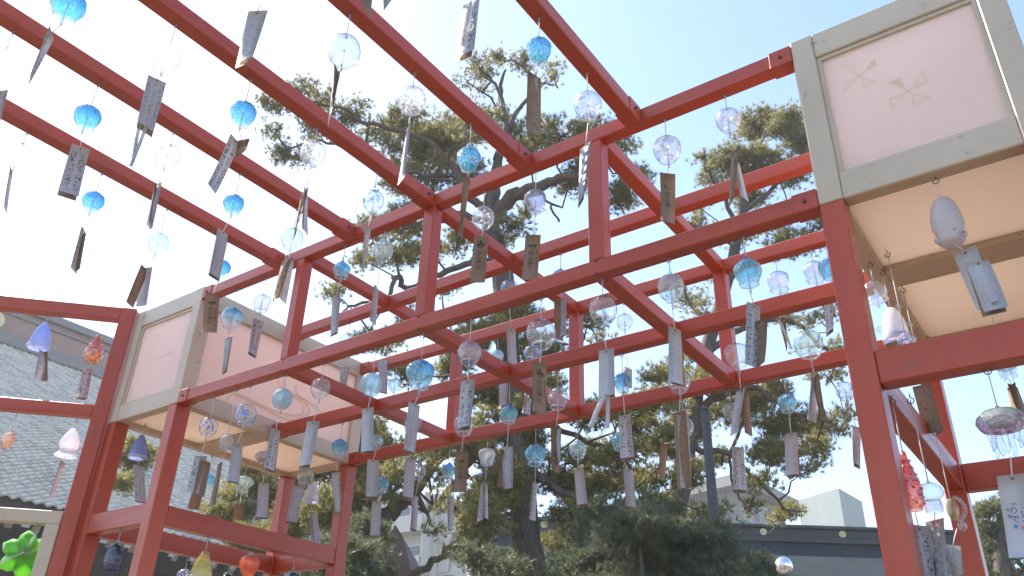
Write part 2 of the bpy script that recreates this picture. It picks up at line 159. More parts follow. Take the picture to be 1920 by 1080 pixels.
TREES={'C':{'trunk':[(-6.1629,9.1209,2.0205,0.21),(-6.2126,9.0844,3.3603,0.1897),(-6.2932,9.0254,4.2352,0.1832),(-6.4075,8.9418,5.335,0.1773),(-6.527,8.8544,6.5463,0.1746),(-6.6147,8.7902,7.7011,0.1704),(-6.79,8.6618,8.6594,0.1346),(-6.7928,8.6598,9.1696,0.12),(-6.7245,8.7098,9.9203,0.0748),(-6.6451,8.7679,10.7132,0.0452),(-6.7453,8.6946,11.4197,0.0371),(-6.6832,8.74,11.917,0.0188)],'limbs':[[(-6.79,8.6618,8.6594,0.1094),(-6.4585,8.7558,9.0779,0.1186),(-6.0514,8.905,9.2361,0.093),(-5.6459,9.0531,9.3412,0.0674),(-5.2436,9.1988,9.424,0.0461),(-4.8057,9.3706,9.695,0.0252)],[(-6.76,8.6838,9.9186,0.044),(-6.6421,8.925,10.9395,0.0413),(-6.5353,9.1581,11.4175,0.0376),(-6.4976,9.3406,11.9092,0.0289),(-6.6942,9.3516,12.4719,0.0197)],[(-6.6758,8.7455,10.7696,0.0317),(-6.8706,8.7268,11.6297,0.0282),(-7.1746,8.6282,12.0612,0.0191),(-7.4733,8.5336,12.1688,0.0145)],[(-6.2826,9.0332,11.5049,0.0279),(-6.2172,9.267,11.7735,0.0236),(-6.1073,9.5333,11.8588,0.0144)],[(-6.6278,8.7806,7.7005,0.073),(-6.8132,8.5348,7.9671,0.057),(-7.044,8.2557,7.761,0.0482),(-7.3568,7.9166,7.4642,0.0474),(-7.5382,7.6737,7.2699,0.0428),(-7.5644,7.5443,7.4128,0.0389),(-7.573,7.4279,7.2538,0.0345),(-7.5456,7.3378,6.902,0.0263),(-7.7468,7.0804,6.8018,0.0223),(-7.9067,6.8532,6.6464,0.0147)],[(-6.7624,8.682,8.8626,0.0847),(-6.9862,8.3324,9.0511,0.0634),(-7.196,7.9929,9.6581,0.0513),(-7.5382,7.5567,10.0568,0.0429),(-7.9895,7.0404,10.069,0.034),(-8.3115,6.6189,10.2481,0.0254),(-8.7525,6.1102,10.3087,0.0168)],[(-6.79,8.6618,8.6594,0.0589),(-7.3044,8.4712,8.9415,0.0515),(-7.8036,8.2918,8.713,0.0387),(-8.3118,8.1057,8.5845,0.0302),(-8.7634,7.9611,8.5585,0.0174)],[(-7.3808,8.2295,9.5629,0.0391),(-7.8575,7.7257,9.5499,0.0302),(-8.3442,7.2146,9.7481,0.0258),(-8.8234,6.7089,9.8918,0.0215),(-9.1683,6.3016,9.5581,0.0126)],[(-6.6176,8.788,7.3333,0.064),(-7.1044,8.6486,7.1357,0.0482),(-7.5395,8.547,7.1183,0.0366),(-8.0482,8.3916,7.0956,0.0247),(-8.6164,8.1926,6.8851,0.0165)],[(-6.4075,8.9418,5.335,0.0812),(-6.8919,8.7938,5.0678,0.0666),(-7.2134,8.7651,4.619,0.0588),(-7.6546,8.6487,4.2439,0.0293)],[(-6.3979,8.9488,4.8811,0.0725),(-5.8194,9.0418,4.4242,0.0556),(-5.2403,9.1352,4.1455,0.0403),(-4.6898,9.2076,3.9196,0.0227)],[(-6.4503,8.9105,5.6459,0.0673),(-6.1109,9.4894,5.4467,0.0454),(-5.8208,10.0322,5.3174,0.0346),(-5.5158,10.5858,5.2619,0.0195)],[(-6.5354,8.8482,6.6315,0.0545),(-6.1879,9.3091,6.7288,0.0396),(-5.8236,9.7822,7.0952,0.0284),(-5.6412,10.1223,7.2814,0.0165)],[(-6.492,8.88,6.1289,0.0534),(-6.7001,8.4798,5.8701,0.0372),(-6.878,8.1018,5.9339,0.0257)],[(-6.1864,9.1037,9.4086,0.0303),(-6.0449,9.2072,9.0504,0.0213),(-5.9071,9.3081,8.7516,0.0169)]],'pads':[(-7.2834,9.2891,13.0061,0.102,0.163,1.0),(-7.0629,8.4874,11.9798,0.302,0.123,0.7),(-6.9037,9.641,12.9081,0.327,0.133,0.7),(-6.7305,7.7705,10.9439,0.191,0.087,0.6),(-6.0889,9.4144,12.1635,0.134,0.096,0.6),(-5.9212,9.0222,11.4714,0.146,0.073,0.6),(-7.3361,8.9356,11.8708,0.214,0.068,0.5),(-9.0524,6.28,10.8092,0.227,0.14,0.72),(-9.7958,7.2909,11.6555,0.35,0.194,0.72),(-8.8652,7.241,10.8791,0.366,0.183,0.72),(-10.4953,6.8472,11.5809,0.311,0.136,0.72),(-9.8486,6.3723,10.3996,0.268,0.107,0.58),(-9.3813,6.6103,9.7753,0.365,0.139,0.72),(-9.5932,7.2548,10.8342,0.375,0.169,0.72),(-9.063,8.0783,11.0747,0.386,0.193,0.72),(-7.8534,7.593,10.5045,0.398,0.23,0.72),(-8.4344,8.5044,10.6849,0.713,0.361,0.79),(-7.9792,8.7485,10.9245,0.63,0.344,0.79),(-6.7356,7.9828,10.1828,0.394,0.222,0.72),(-7.441,8.4282,9.71,0.584,0.212,0.79),(-8.1983,8.0881,9.6951,0.34,0.215,0.72),(-7.2343,9.3244,11.3133,0.426,0.213,0.72),(-6.514,9.2334,10.7192,0.553,0.203,0.79),(-5.5394,8.7595,9.9588,0.473,0.135,0.86),(-5.4542,9.6348,10.6091,0.415,0.117,0.72),(-5.0231,9.9408,10.3067,0.223,0.125,0.72),(-6.2652,9.0465,10.109,0.301,0.124,0.72),(-8.8898,8.1479,9.0142,0.324,0.234,0.7),(-7.6831,7.6735,8.4822,0.377,0.213,0.8),(-7.5902,7.4601,7.7229,0.361,0.204,0.7),(-8.3891,7.5408,8.022,0.231,0.198,0.5),(-7.7469,8.2764,8.2843,0.287,0.203,0.8),(-7.7284,8.9545,8.7087,0.266,0.195,0.7),(-8.6663,7.4715,7.3691,0.211,0.162,0.5),(-6.2579,8.5334,8.4004,0.194,0.146,0.8),(-6.762,9.641,9.3814,0.163,0.082,1.0),(-5.6162,9.5025,9.8325,0.316,0.114,1.0),(-5.9191,9.6914,9.6578,0.231,0.16,1.0),(-5.1243,9.8276,9.1981,0.308,0.188,1.0),(-4.6828,9.5728,9.203,0.216,0.149,1.0),(-6.855,9.0438,8.5651,0.154,0.12,1.0),(-7.6589,8.6296,7.7004,0.218,0.101,0.6),(-7.2357,7.646,6.6146,0.284,0.119,1.0),(-8.0153,7.6757,6.5141,0.385,0.1,1.0),(-6.3339,8.6874,6.8579,0.463,0.201,1.1),(-6.4558,8.172,6.49,0.296,0.148,1.0),(-5.8763,8.709,6.291,0.296,0.207,1.0),(-7.6821,9.0406,6.5381,0.23,0.346,1.0),(-7.1164,9.28,6.0225,0.32,0.224,1.1),(-7.5415,7.8493,5.9893,0.269,0.134,1.0),(-8.3553,8.0504,5.3351,0.229,0.275,1.0),(-5.1693,8.8263,6.5668,0.263,0.146,0.6),(-5.8371,10.2851,7.03,0.2,0.117,0.5),(-6.1274,9.2297,6.0096,0.275,0.198,1.0),(-7.3402,8.9736,6.8802,0.328,0.18,1.0),(-5.4005,9.179,5.3763,0.344,0.158,0.9),(-5.0778,9.6387,5.5212,0.351,0.161,1.0),(-5.6911,9.1272,4.8048,0.269,0.127,0.8),(-5.9071,10.3619,5.263,0.361,0.173,0.9),(-5.2665,9.6196,4.5802,0.397,0.156,1.0),(-5.935,9.287,4.5699,0.272,0.129,1.0),(-6.0273,10.2372,4.5822,0.381,0.137,1.0),(-5.341,10.6218,5.6333,0.284,0.221,0.8),(-4.7186,9.9438,5.7055,0.281,0.163,1.0),(-6.3355,8.5648,4.4847,0.277,0.416,1.2),(-6.604,9.4829,5.1339,0.229,0.305,1.0),(-6.3225,8.1285,3.9769,0.263,0.171,0.8),(-6.8357,8.3879,4.799,0.213,0.142,0.6),(-7.6788,8.8511,4.7422,0.228,0.152,0.5),(-7.9374,8.7537,5.1467,0.279,0.14,0.5),(-7.3685,7.644,4.5419,0.206,0.165,0.5),(-6.5605,7.8901,4.0844,0.223,0.118,0.5),(-8.5888,7.9871,5.1982,0.229,0.229,1.0),(-7.9607,8.0767,4.5547,0.189,0.247,1.0),(-6.6129,8.206,4.931,0.28,0.182,1.0),(-6.7138,8.7308,5.211,0.221,0.338,1.0),(-6.6912,7.7782,4.6829,0.189,0.121,0.6),(-6.9151,9.0167,4.4542,0.263,0.205,1.0),(-6.2291,9.132,5.1299,0.221,0.265,1.0),(-5.9729,9.7164,4.6793,0.34,0.192,1.0),(-4.8781,9.1426,4.7532,0.312,0.149,1.0),(-5.128,10.2013,4.7031,0.338,0.161,1.0),(-4.6223,9.9592,5.0821,0.273,0.201,1.0),(-4.5082,10.3304,4.7727,0.188,0.245,0.8),(-6.0411,8.843,5.5057,0.276,0.16,1.0),(-4.837,10.3903,6.2907,0.235,0.172,0.8),(-8.4364,7.6092,5.2966,0.194,0.194,0.7),(-7.7235,8.2399,4.5985,0.189,0.116,0.6),(-6.2677,8.0702,3.7974,0.285,0.142,0.9),(-6.5413,8.2308,3.568,0.262,0.144,1.0),(-6.1063,8.2073,3.3389,0.291,0.127,1.0),(-5.6822,9.2124,4.1336,0.345,0.124,0.9),(-5.4384,9.6087,4.0169,0.39,0.153,1.0),(-4.7367,9.2999,3.9439,0.328,0.131,1.0),(-6.0108,9.606,3.9027,0.285,0.142,1.0),(-5.6738,9.4506,3.5398,0.409,0.15,1.0),(-6.1258,9.1487,3.3962,0.339,0.081,1.0),(-5.2678,9.9933,3.6972,0.419,0.181,1.0),(-5.0627,10.8961,4.1247,0.343,0.179,1.0),(-4.7042,10.3867,3.581,0.416,0.166,1.0),(-4.0257,9.7782,4.0608,0.224,0.105,0.7),(-4.569,9.4988,4.164,0.267,0.107,0.8),(-8.0997,8.1358,5.1589,0.256,0.136,0.6),(-7.1209,8.024,3.8005,0.202,0.047,0.5)]},'L':{'trunk':[(-9.0972,8.8321,2.017,0.1802),(-9.0792,8.8452,3.5373,0.1689),(-8.9904,8.9102,4.0666,0.1568),(-8.8521,9.0115,4.3043,0.1345),(-8.679,9.1382,4.5478,0.1198),(-8.4157,9.3309,4.9627,0.1055),(-8.1794,9.5038,5.4322,0.0909),(-7.9887,9.6434,5.9165,0.0673),(-7.9014,9.7073,6.7376,0.0347)],'limbs':[[(-8.9408,8.9465,4.2229,0.0868),(-9.1895,8.971,4.9823,0.0822),(-9.4248,9.0054,5.5387,0.0594),(-9.6675,9.0343,6.1283,0.035)],[(-8.4462,9.3086,3.5245,0.0575),(-8.0726,9.427,3.8096,0.0538),(-7.7457,9.5115,4.0566,0.05),(-7.4949,9.5401,4.3544,0.0424),(-7.19,9.6083,4.5478,0.0231)]],'pads':[(-9.4696,9.129,5.0601,0.336,0.42,1.2),(-9.2315,8.7575,4.4517,0.319,0.319,1.2),(-8.8687,8.731,5.1229,0.29,0.29,1.0),(-9.7272,8.9051,5.1262,0.219,0.303,1.0),(-8.5198,8.5475,3.9518,0.195,0.15,0.8),(-8.3041,8.9326,5.1718,0.287,0.159,0.5),(-8.8405,8.5559,5.3186,0.289,0.192,1.0),(-9.5648,8.301,5.1155,0.355,0.323,1.2),(-10.4967,8.7159,5.1019,0.343,0.291,1.1),(-10.6,8.4294,4.7915,0.335,0.302,1.1),(-10.9866,8.1666,5.0354,0.372,0.339,1.1),(-10.8877,7.8142,4.4439,0.372,0.324,1.1),(-8.8618,7.9074,4.2268,0.325,0.325,1.2),(-9.6481,7.9519,4.1007,0.336,0.305,1.1),(-12.0109,6.7036,5.2344,0.279,0.279,1.1),(-12.6696,7.1063,4.9668,0.256,0.17,0.8),(-10.1715,7.7419,3.9636,0.337,0.261,1.1),(-9.7234,8.4865,6.1472,0.341,0.341,0.4)]},'R':{'trunk':[(-6.2717,12.7589,2.2184,0.2273),(-6.001,12.957,4.6192,0.2037),(-5.8206,13.089,5.523,0.1827),(-5.7071,13.1721,6.1896,0.1682),(-5.5729,13.2703,6.8875,0.1434),(-5.2679,13.4936,8.1646,0.1294),(-4.8165,13.8239,9.7973,0.115),(-4.606,13.978,10.8034,0.0969),(-4.3945,14.1328,11.735,0.0774),(-4.0792,14.3635,12.7223,0.0454),(-3.87,14.5166,13.4602,0.0232)],'limbs':[[(-5.5792,13.2657,6.7864,0.0857),(-5.0442,13.4404,7.0408,0.0665),(-4.5145,13.6112,7.0908,0.0518),(-4.0461,13.7372,6.6437,0.0367),(-3.429,13.972,6.4103,0.0225)],[(-5.2831,13.4824,7.9461,0.0791),(-4.7008,14.0077,8.5634,0.0607),(-4.3034,14.3977,8.736,0.0511),(-3.9236,14.7748,8.6804,0.0461),(-3.6666,15.0621,8.2803,0.0407),(-3.467,15.3073,8.1047,0.0254)],[(-4.8357,13.8099,9.5562,0.0623),(-4.4324,14.3529,10.184,0.0534),(-3.9397,14.9613,10.5867,0.0328)],[(-4.6167,13.9702,10.6752,0.0536),(-4.7831,13.6005,11.4342,0.0434),(-4.929,13.2459,11.943,0.0218)],[(-4.5404,14.026,11.0649,0.0542),(-4.0165,14.7193,11.94,0.045),(-3.525,15.3888,13.0109,0.0293)],[(-5.7129,13.1679,6.093,0.0652),(-5.1552,13.4521,5.9862,0.0461),(-4.7805,13.6024,5.5956,0.0362),(-4.4906,13.6907,5.2158,0.0266),(-4.2764,13.7235,4.8899,0.0131)],[(-5.1713,13.5643,8.3897,0.0501),(-5.5758,13.3921,9.1082,0.0412),(-5.7571,13.3833,9.6323,0.021)],[(-4.8226,13.8195,6.8181,0.0381),(-5.0804,13.5068,5.9893,0.0277),(-5.0518,13.4039,5.4021,0.0225),(-4.8732,13.4107,4.9362,0.0132)]],'pads':[(-4.2513,15.015,13.862,0.531,0.29,1.1),(-3.5177,14.4207,13.2012,0.408,0.25,1.1),(-3.4174,15.4013,13.387,0.307,0.402,1.1),(-4.7385,14.0929,12.5427,0.41,0.274,1.0),(-4.1715,14.3525,12.4007,0.632,0.293,1.1),(-5.0145,13.9685,12.128,0.249,0.158,1.0),(-3.6328,14.6564,12.0925,0.446,0.245,1.0),(-4.8299,12.9508,11.8476,0.171,0.107,0.7),(-4.6409,14.8377,12.0023,0.415,0.208,1.0),(-3.7796,15.6306,11.7613,0.323,0.208,1.0),(-4.3088,14.9386,11.1586,0.426,0.168,1.0),(-3.7186,14.3013,10.1456,0.479,0.187,1.0),(-5.4473,13.661,10.7977,0.327,0.24,0.7),(-4.8386,14.4117,10.7952,0.287,0.199,0.7),(-4.9362,12.7599,10.6805,0.206,0.144,0.5),(-5.2773,14.1323,9.844,0.215,0.151,0.4),(-3.0771,14.171,10.3678,0.204,0.163,1.0),(-5.8493,14.0491,9.4814,0.367,0.216,0.35),(-5.0474,13.0782,8.5944,0.255,0.157,0.35),(-4.2347,15.2828,9.2125,0.43,0.15,0.5),(-3.3954,14.2664,8.4395,0.293,0.137,0.6),(-4.7677,13.9385,8.6649,0.243,0.122,0.3),(-3.7233,15.3634,7.8523,0.306,0.163,0.6),(-3.5519,15.8369,8.5556,0.211,0.148,0.6),(-4.0106,14.8725,8.2897,0.245,0.102,0.3),(-5.187,14.2994,7.093,0.538,0.359,1.1),(-4.4232,13.8704,7.0386,0.361,0.247,1.0),(-5.7954,13.6667,6.6267,0.448,0.272,0.9),(-4.1496,14.0547,6.5478,0.504,0.261,1.1),(-3.9907,15.3871,6.7901,0.438,0.179,1.0),(-3.536,15.3712,7.0453,0.198,0.119,1.0),(-4.4463,13.8259,5.9568,0.421,0.201,1.0),(-4.1226,14.9657,6.3146,0.348,0.193,1.0),(-4.5049,13.085,5.3212,0.242,0.138,0.7),(-4.6224,14.9142,5.2282,0.341,0.114,1.0),(-5.0622,14.0749,5.1461,0.203,0.111,0.7),(-5.2091,13.1511,7.179,0.417,0.189,1.0),(-5.9761,13.303,7.6075,0.357,0.179,0.7),(-5.8079,13.7324,8.1673,0.307,0.205,0.6),(-6.2622,13.0521,6.248,0.285,0.171,0.5),(-5.5368,14.1591,6.1396,0.33,0.175,0.6),(-4.0499,14.1962,5.7324,0.273,0.128,0.7),(-5.9122,12.6205,6.7432,0.373,0.205,0.8)]},'F':{'trunk':[(-2.8116,22.7266,3.2774,0.2366),(-2.4303,23.0057,5.2191,0.1864),(-2.2585,23.1314,6.2017,0.1273),(-1.9946,23.3245,6.9759,0.0649)],'limbs':[[(-2.2739,23.1201,6.0765,0.0635),(-2.6222,23.1131,6.362,0.0387),(-2.9007,23.1571,6.4645,0.0196)]],'pads':[(-2.2671,22.9332,6.6918,0.589,0.166,1.2),(-1.7462,23.1817,6.9771,0.436,0.154,1.2),(-2.593,22.8555,6.3078,0.357,0.153,1.1),(-2.2275,23.5369,6.3405,0.518,0.181,1.1),(-2.8077,23.2864,5.9083,0.335,0.129,1.0),(-2.1417,23.4143,5.8946,0.509,0.153,1.1),(-2.6593,23.263,5.5194,0.585,0.153,1.1),(-2.2568,23.8316,5.3945,0.512,0.154,1.2),(-2.9553,22.8589,5.1756,0.501,0.125,1.2),(-1.5369,23.0419,6.6042,0.503,0.251,1.1),(-1.8625,23.608,5.7554,0.507,0.203,1.0)]}}
SHRUBS=[(-5.6983,5.4108,2.8947,0.287,0.22,1.3),(-6.6986,5.983,3.1287,0.218,0.218,1.3),(-6.6922,6.6236,3.4661,0.234,0.175,1.1),(-4.2568,7.3952,3.0454,0.368,0.158,1.2),(-4.6087,8.0189,3.4653,0.382,0.232,1.2),(-3.5592,6.9759,3.213,0.391,0.215,1.3),(-3.8935,8.606,3.2795,0.461,0.23,1.3),(-2.9188,7.7396,2.9933,0.277,0.168,1.3),(-4.4347,7.9608,3.749,0.324,0.116,1.0),(-3.6303,7.4764,3.5122,0.241,0.094,1.0),(-4.8666,6.7599,2.9419,0.154,0.093,1.0),(-4.8424,6.2607,2.9414,0.226,0.128,1.0),(-3.0593,7.3771,3.1912,0.245,0.196,1.2),(-3.1352,8.7388,3.0777,0.33,0.132,1.2),(-6.3703,6.359,3.0318,0.241,0.165,1.3),(-5.8479,5.5068,2.8062,0.243,0.097,1.0)]
PINWHEELS=[('fill',[[-0.2363,1.8,3.0375],[-0.1944,1.8,3.0764],[-0.1888,1.8,3.0519]]),('line',[[-0.2363,1.8,3.0375],[-0.2795,1.8,3.0912],[-0.2421,1.8,3.0836]]),('line',[[-0.2363,1.8,3.0375],[-0.2767,1.8,3.0371],[-0.283,1.8,2.9978]]),('line',[[-0.2363,1.8,3.0375],[-0.2363,1.8,2.9983],[-0.1955,1.8,2.9953]]),('fill',[[-0.137,1.8,2.9363],[-0.1784,1.8,2.9835],[-0.1461,1.8,2.9874]]),('line',[[-0.137,1.8,2.9363],[-0.0933,1.8,2.9831],[-0.0913,1.8,2.9417]]),('line',[[-0.137,1.8,2.9363],[-0.1827,1.8,2.9361],[-0.1821,1.8,2.893]]),('line',[[-0.137,1.8,2.9363],[-0.1355,1.8,2.8902],[-0.0927,1.8,2.8944]])]
RIBBONS=[[[-2.9905,2.0389,2.7279],[-2.9905,2.0383,2.7603],[-2.9905,2.0439,2.7868],[-2.9905,2.0669,2.8111],[-2.9905,2.1245,2.8137],[-2.9905,2.1955,2.8076],[-2.9905,2.2887,2.8036],[-2.9905,2.3616,2.8094],[-2.9905,2.4297,2.8221],[-2.9905,2.463,2.8503],[-2.9905,2.4503,2.8865],[-2.9905,2.3967,2.9046],[-2.9905,2.3438,2.9224],[-2.9905,2.3218,2.9505],[-2.9905,2.3166,2.9756]],[[-2.9905,2.0678,2.8072],[-2.9905,2.1464,2.8042],[-2.9905,2.2283,2.797],[-2.9905,2.3291,2.7863],[-2.9905,2.408,2.7935],[-2.9905,2.4867,2.8444],[-2.9905,2.4924,2.8731],[-2.9905,2.4523,2.9051],[-2.9905,2.3838,2.9137]],[[-2.9905,2.3961,2.9629],[-2.9905,2.3986,2.9366],[-2.9905,2.4219,2.9175],[-2.9905,2.474,2.91],[-2.9905,2.5215,2.9006],[-2.9905,2.5718,2.8803]],[[-2.9905,2.2808,2.954],[-2.9905,2.2993,2.9293],[-2.9905,2.3219,2.9238]]]
RIBBONS_FRONT=[[[-3.3355,1.8,3.0795],[-3.2844,1.8,3.0533],[-3.2894,1.8,3.015],[-3.3367,1.8,3.0069],[-3.3445,1.8,2.976],[-3.2939,1.8,2.9511],[-3.2122,1.8,2.9448],[-3.1482,1.8,2.955]]]
K={'Zt': 1.6596, 'Zm': 1.1775, 'ht': 0.0507, 'hm': 0.0499, 'd': 0.0452, 'Y2': 2.2867, 'Y3': 2.774, 'P1l': -0.3892, 'P1r': -0.3308, 'P2r': -2.9906, 'P2b': 1.8701, 'H1l': -2.3815, 'H1r': -2.3392, 'H2l': -1.7171, 'H2r': -1.6691, 'H3l': -1.0448, 'H3r': -0.9949, 'hb': 1.8502, 'Ar': -2.4618, 'Br': -2.0645, 'Cr': -1.6701, 'Dr': -1.2572, 'Er': -0.8543, 'nzb': 0.0, 'nzt': 0.05, 'Zbox': 1.26, 'Ybk': 1.908}

# ---------------------------------------------------------------- helpers
COL = sc.collection
def link(o, parent=None):
    COL.objects.link(o)
    if parent is not None: o.parent = parent
    return o
def tag(o, label=None, cat=None, group=None, kind=None):
    if label: o['label'] = label
    if cat: o['category'] = cat
    if group: o['group'] = group
    if kind: o['kind'] = kind
    return o
def empty(name, loc=(0, 0, 0)):
    o = bpy.data.objects.new(name, None); o.empty_display_size = .05; o.location = loc
    return link(o)
def mobj(name, bm, mat, parent=None, smooth=False):
    me = bpy.data.meshes.new(name); bm.normal_update(); bm.to_mesh(me); bm.free()
    mats = mat if isinstance(mat, (list, tuple)) else [mat]
    for m in mats: me.materials.append(m)
    if smooth: me.shade_smooth()
    return link(bpy.data.objects.new(name, me), parent)
def add_box(bm, lo, hi, bev=0.0, mi=0, M=None):
    b2 = bmesh.new()
    vs = [b2.verts.new((x, y, z)) for x in (lo[0], hi[0]) for y in (lo[1], hi[1]) for z in (lo[2], hi[2])]
    for f in ((0,1,3,2), (4,6,7,5), (0,4,5,1), (2,3,7,6), (0,2,6,4), (1,5,7,3)): b2.faces.new([vs[i] for i in f])
    if bev > 0: bmesh.ops.bevel(b2, geom=b2.edges[:], offset=bev, segments=1, affect='EDGES')
    merge(bm, b2, mi, M)
def merge(bm, b2, mi=0, M=None):
    vm = {}
    for v in b2.verts: vm[v] = bm.verts.new(M @ v.co if M is not None else v.co)
    for f in b2.faces:
        nf = bm.faces.new([vm[v] for v in f.verts]); nf.material_index = mi; nf.smooth = f.smooth
    b2.free()
def box(name, lo, hi, mat, parent=None, bev=.003):
    lo2 = [min(a, b) for a, b in zip(lo, hi)]; hi2 = [max(a, b) for a, b in zip(lo, hi)]
    bm = bmesh.new(); add_box(bm, lo2, hi2, bev); return mobj(name, bm, mat, parent)
def add_tube(bm, pts, radii, n=6, mi=0, cap=True):
    rings = []; N = len(pts); pts = [Vector(p) for p in pts]
    if not hasattr(radii, '__len__'): radii = [radii]*N
    a = None
    for i, p in enumerate(pts):
        d = (pts[min(i+1, N-1)]-pts[max(i-1, 0)]).normalized()
        if a is None: a = d.orthogonal().normalized()
        a = (a-d*a.dot(d)); a = a.normalized() if a.length > 1e-6 else d.orthogonal().normalized()
        b = d.cross(a)
        rings.append([bm.verts.new(p+(a*math.cos(2*math.pi*k/n)+b*math.sin(2*math.pi*k/n))*radii[i]) for k in range(n)])
    for i in range(N-1):
        for k in range(n):
            f = bm.faces.new((rings[i][k], rings[i][(k+1) % n], rings[i+1][(k+1) % n], rings[i+1][k])); f.material_index = mi; f.smooth = True
    if cap:
        for r in (rings[0][::-1], rings[-1]):
            f = bm.faces.new(r); f.material_index = mi
def add_lathe(bm, prof, n=28, mod=None, mi=0, M=None):
    """prof: (radius, z) from bottom to top; mod(theta, t) scales the radius"""
    rings = []; N = len(prof)
    for i, (r, z) in enumerate(prof):
        t = i/(N-1)
        if r < 1e-5:
            v = Vector((0, 0, z)); rings.append([bm.verts.new(M @ v if M is not None else v)]); continue
        ring = []
        for k in range(n):
            th = 2*math.pi*k/n; rr = r*(mod(th, t) if mod else 1)
            v = Vector((rr*math.cos(th), rr*math.sin(th), z)); ring.append(bm.verts.new(M @ v if M is not None else v))
        rings.append(ring)
    for i in range(N-1):
        A, B = rings[i], rings[i+1]
        for k in range(n):
            k2 = (k+1) % n
            if len(A) == 1 and len(B) == 1: continue
            if len(A) == 1: f = bm.faces.new((A[0], B[k2], B[k]))
            elif len(B) == 1: f = bm.faces.new((A[k], A[k2], B[0]))
            else: f = bm.faces.new((A[k], A[k2], B[k2], B[k]))
            f.material_index = mi; f.smooth = True
def add_blob(bm, c, r, sub=2, mi=0, scale=(1, 1, 1), rot=None):
    b2 = bmesh.new(); bmesh.ops.create_icosphere(b2, subdivisions=sub, radius=r)
    for f in b2.faces: f.smooth = True
    M = Matrix.Translation(c) @ (rot.to_4x4() if rot else Matrix.Identity(4)) @ Matrix.Diagonal((*scale, 1))
    merge(bm, b2, mi, M)
# ---------------------------------------------------------------- materials
def newmat(name):
    m = bpy.data.materials.new(name); m.use_nodes = True; nt = m.node_tree; nt.nodes.clear()
    out = nt.nodes.new('ShaderNodeOutputMaterial'); return m, nt, out
def N(nt, t, **kw):
    n = nt.nodes.new('ShaderNode'+t)
    for k, v in kw.items():
        if k in n.inputs.keys(): n.inputs[k].default_value = v
        else: setattr(n, k, v)
    return n
def ramp(nt, src, stops, interp='LINEAR'):
    r = nt.nodes.new('ShaderNodeValToRGB'); r.color_ramp.interpolation = interp
    while len(r.color_ramp.elements) < len(stops): r.color_ramp.elements.new(.5)
    for e, (p_, c) in zip(r.color_ramp.elements, stops):
        e.position = p_; e.color = (*c, 1) if len(c) == 3 else c
    if src is not None: nt.links.new(src, r.inputs[0])
    return r
def g3(v): return (v, v, v)
def painted(name, c1, c2, rough=.4, coat=.2, scale=9, stretch=(1, 1, 1), bump=.12, wear=None, wear_amt=.5):
    m, nt, out = newmat(name); L = nt.links
    tc = N(nt, 'TexCoord'); mp = N(nt, 'Mapping'); mp.inputs['Scale'].default_value = stretch; L.new(tc.outputs['Object'], mp.inputs[0])
    no = N(nt, 'TexNoise', Scale=scale, Detail=6, Roughness=.6); L.new(mp.outputs[0], no.inputs['Vector'])
    cr = ramp(nt, no.outputs[0], [(.3, c1), (.7, c2)])
    b = N(nt, 'BsdfPrincipled', Roughness=rough); b.inputs['Specular IOR Level'].default_value = .4; b.inputs['Coat Weight'].default_value = coat; b.inputs['Coat Roughness'].default_value = .25
    col = cr.outputs[0]
    if wear:
        n2 = N(nt, 'TexNoise', Scale=scale*5, Detail=8, Roughness=.75); L.new(mp.outputs[0], n2.inputs['Vector'])
        wr = ramp(nt, n2.outputs[0], [(.60, g3(0)), (.66, g3(wear_amt))])
        mx = N(nt, 'MixRGB'); L.new(wr.outputs[0], mx.inputs[0]); L.new(col, mx.inputs[1]); mx.inputs[2].default_value = (*wear, 1); col = mx.outputs[0]
    L.new(col, b.inputs['Base Color'])
    n3 = N(nt, 'TexNoise', Scale=scale*6, Detail=4); L.new(mp.outputs[0], n3.inputs['Vector'])
    bp = N(nt, 'Bump', Strength=bump, Distance=.004); L.new(n3.outputs[0], bp.inputs['Height']); L.new(bp.outputs[0], b.inputs['Normal'])
    rr = ramp(nt, n3.outputs[0], [(.3, g3(max(0, rough-.1))), (.8, g3(rough+.15))]); L.new(rr.outputs[0], b.inputs['Roughness'])
    L.new(b.outputs[0], out.inputs[0]); return m
RED_A, RED_B = (.37, .053, .021), (.50, .080, .034)
M_red = painted('vermilion_paint', RED_A, RED_B, .36, .35, 5, wear=(.30, .10, .07), wear_amt=.5)
M_redx = painted('vermilion_paint_along_x', RED_A, RED_B, .36, .15, 6, (.10, 1, 1), .3, wear=(.25, .08, .055), wear_amt=.6)
M_redy = painted('vermilion_paint_along_y', RED_A, RED_B, .36, .15, 6, (1, .10, 1), .3, wear=(.25, .08, .055), wear_amt=.6)
M_redz = painted('vermilion_paint_upright', RED_A, RED_B, .36, .15, 6, (1, 1, .10), .3, wear=(.25, .08, .055), wear_amt=.6)
M_beige = painted('beige_paint', (.535, .44, .32), (.60, .50, .375), .5, .1, 5, wear=(.22, .19, .15), wear_amt=.6)
M_bolt = painted('dark_bolt', (.10, .03, .025), (.16, .05, .04), .5, 0, 30)
def panel_mat(name, c, t):
    m, nt, out = newmat(name); L = nt.links
    tc = N(nt, 'TexCoord'); no = N(nt, 'TexNoise', Scale=3.5, Detail=4); L.new(tc.outputs['Object'], no.inputs['Vector'])
    cr = ramp(nt, no.outputs[0], [(.3, tuple(x*.93 for x in c)), (.75, c)])
    d = N(nt, 'BsdfPrincipled', Roughness=.45); L.new(cr.outputs[0], d.inputs['Base Color'])
    tr = N(nt, 'BsdfTranslucent'); tr.inputs[0].default_value = (*c, 1)
    mx = N(nt, 'MixShader'); mx.inputs[0].default_value = t; L.new(d.outputs[0], mx.inputs[1]); L.new(tr.outputs[0], mx.inputs[2])
    L.new(mx.outputs[0], out.inputs[0]); return m
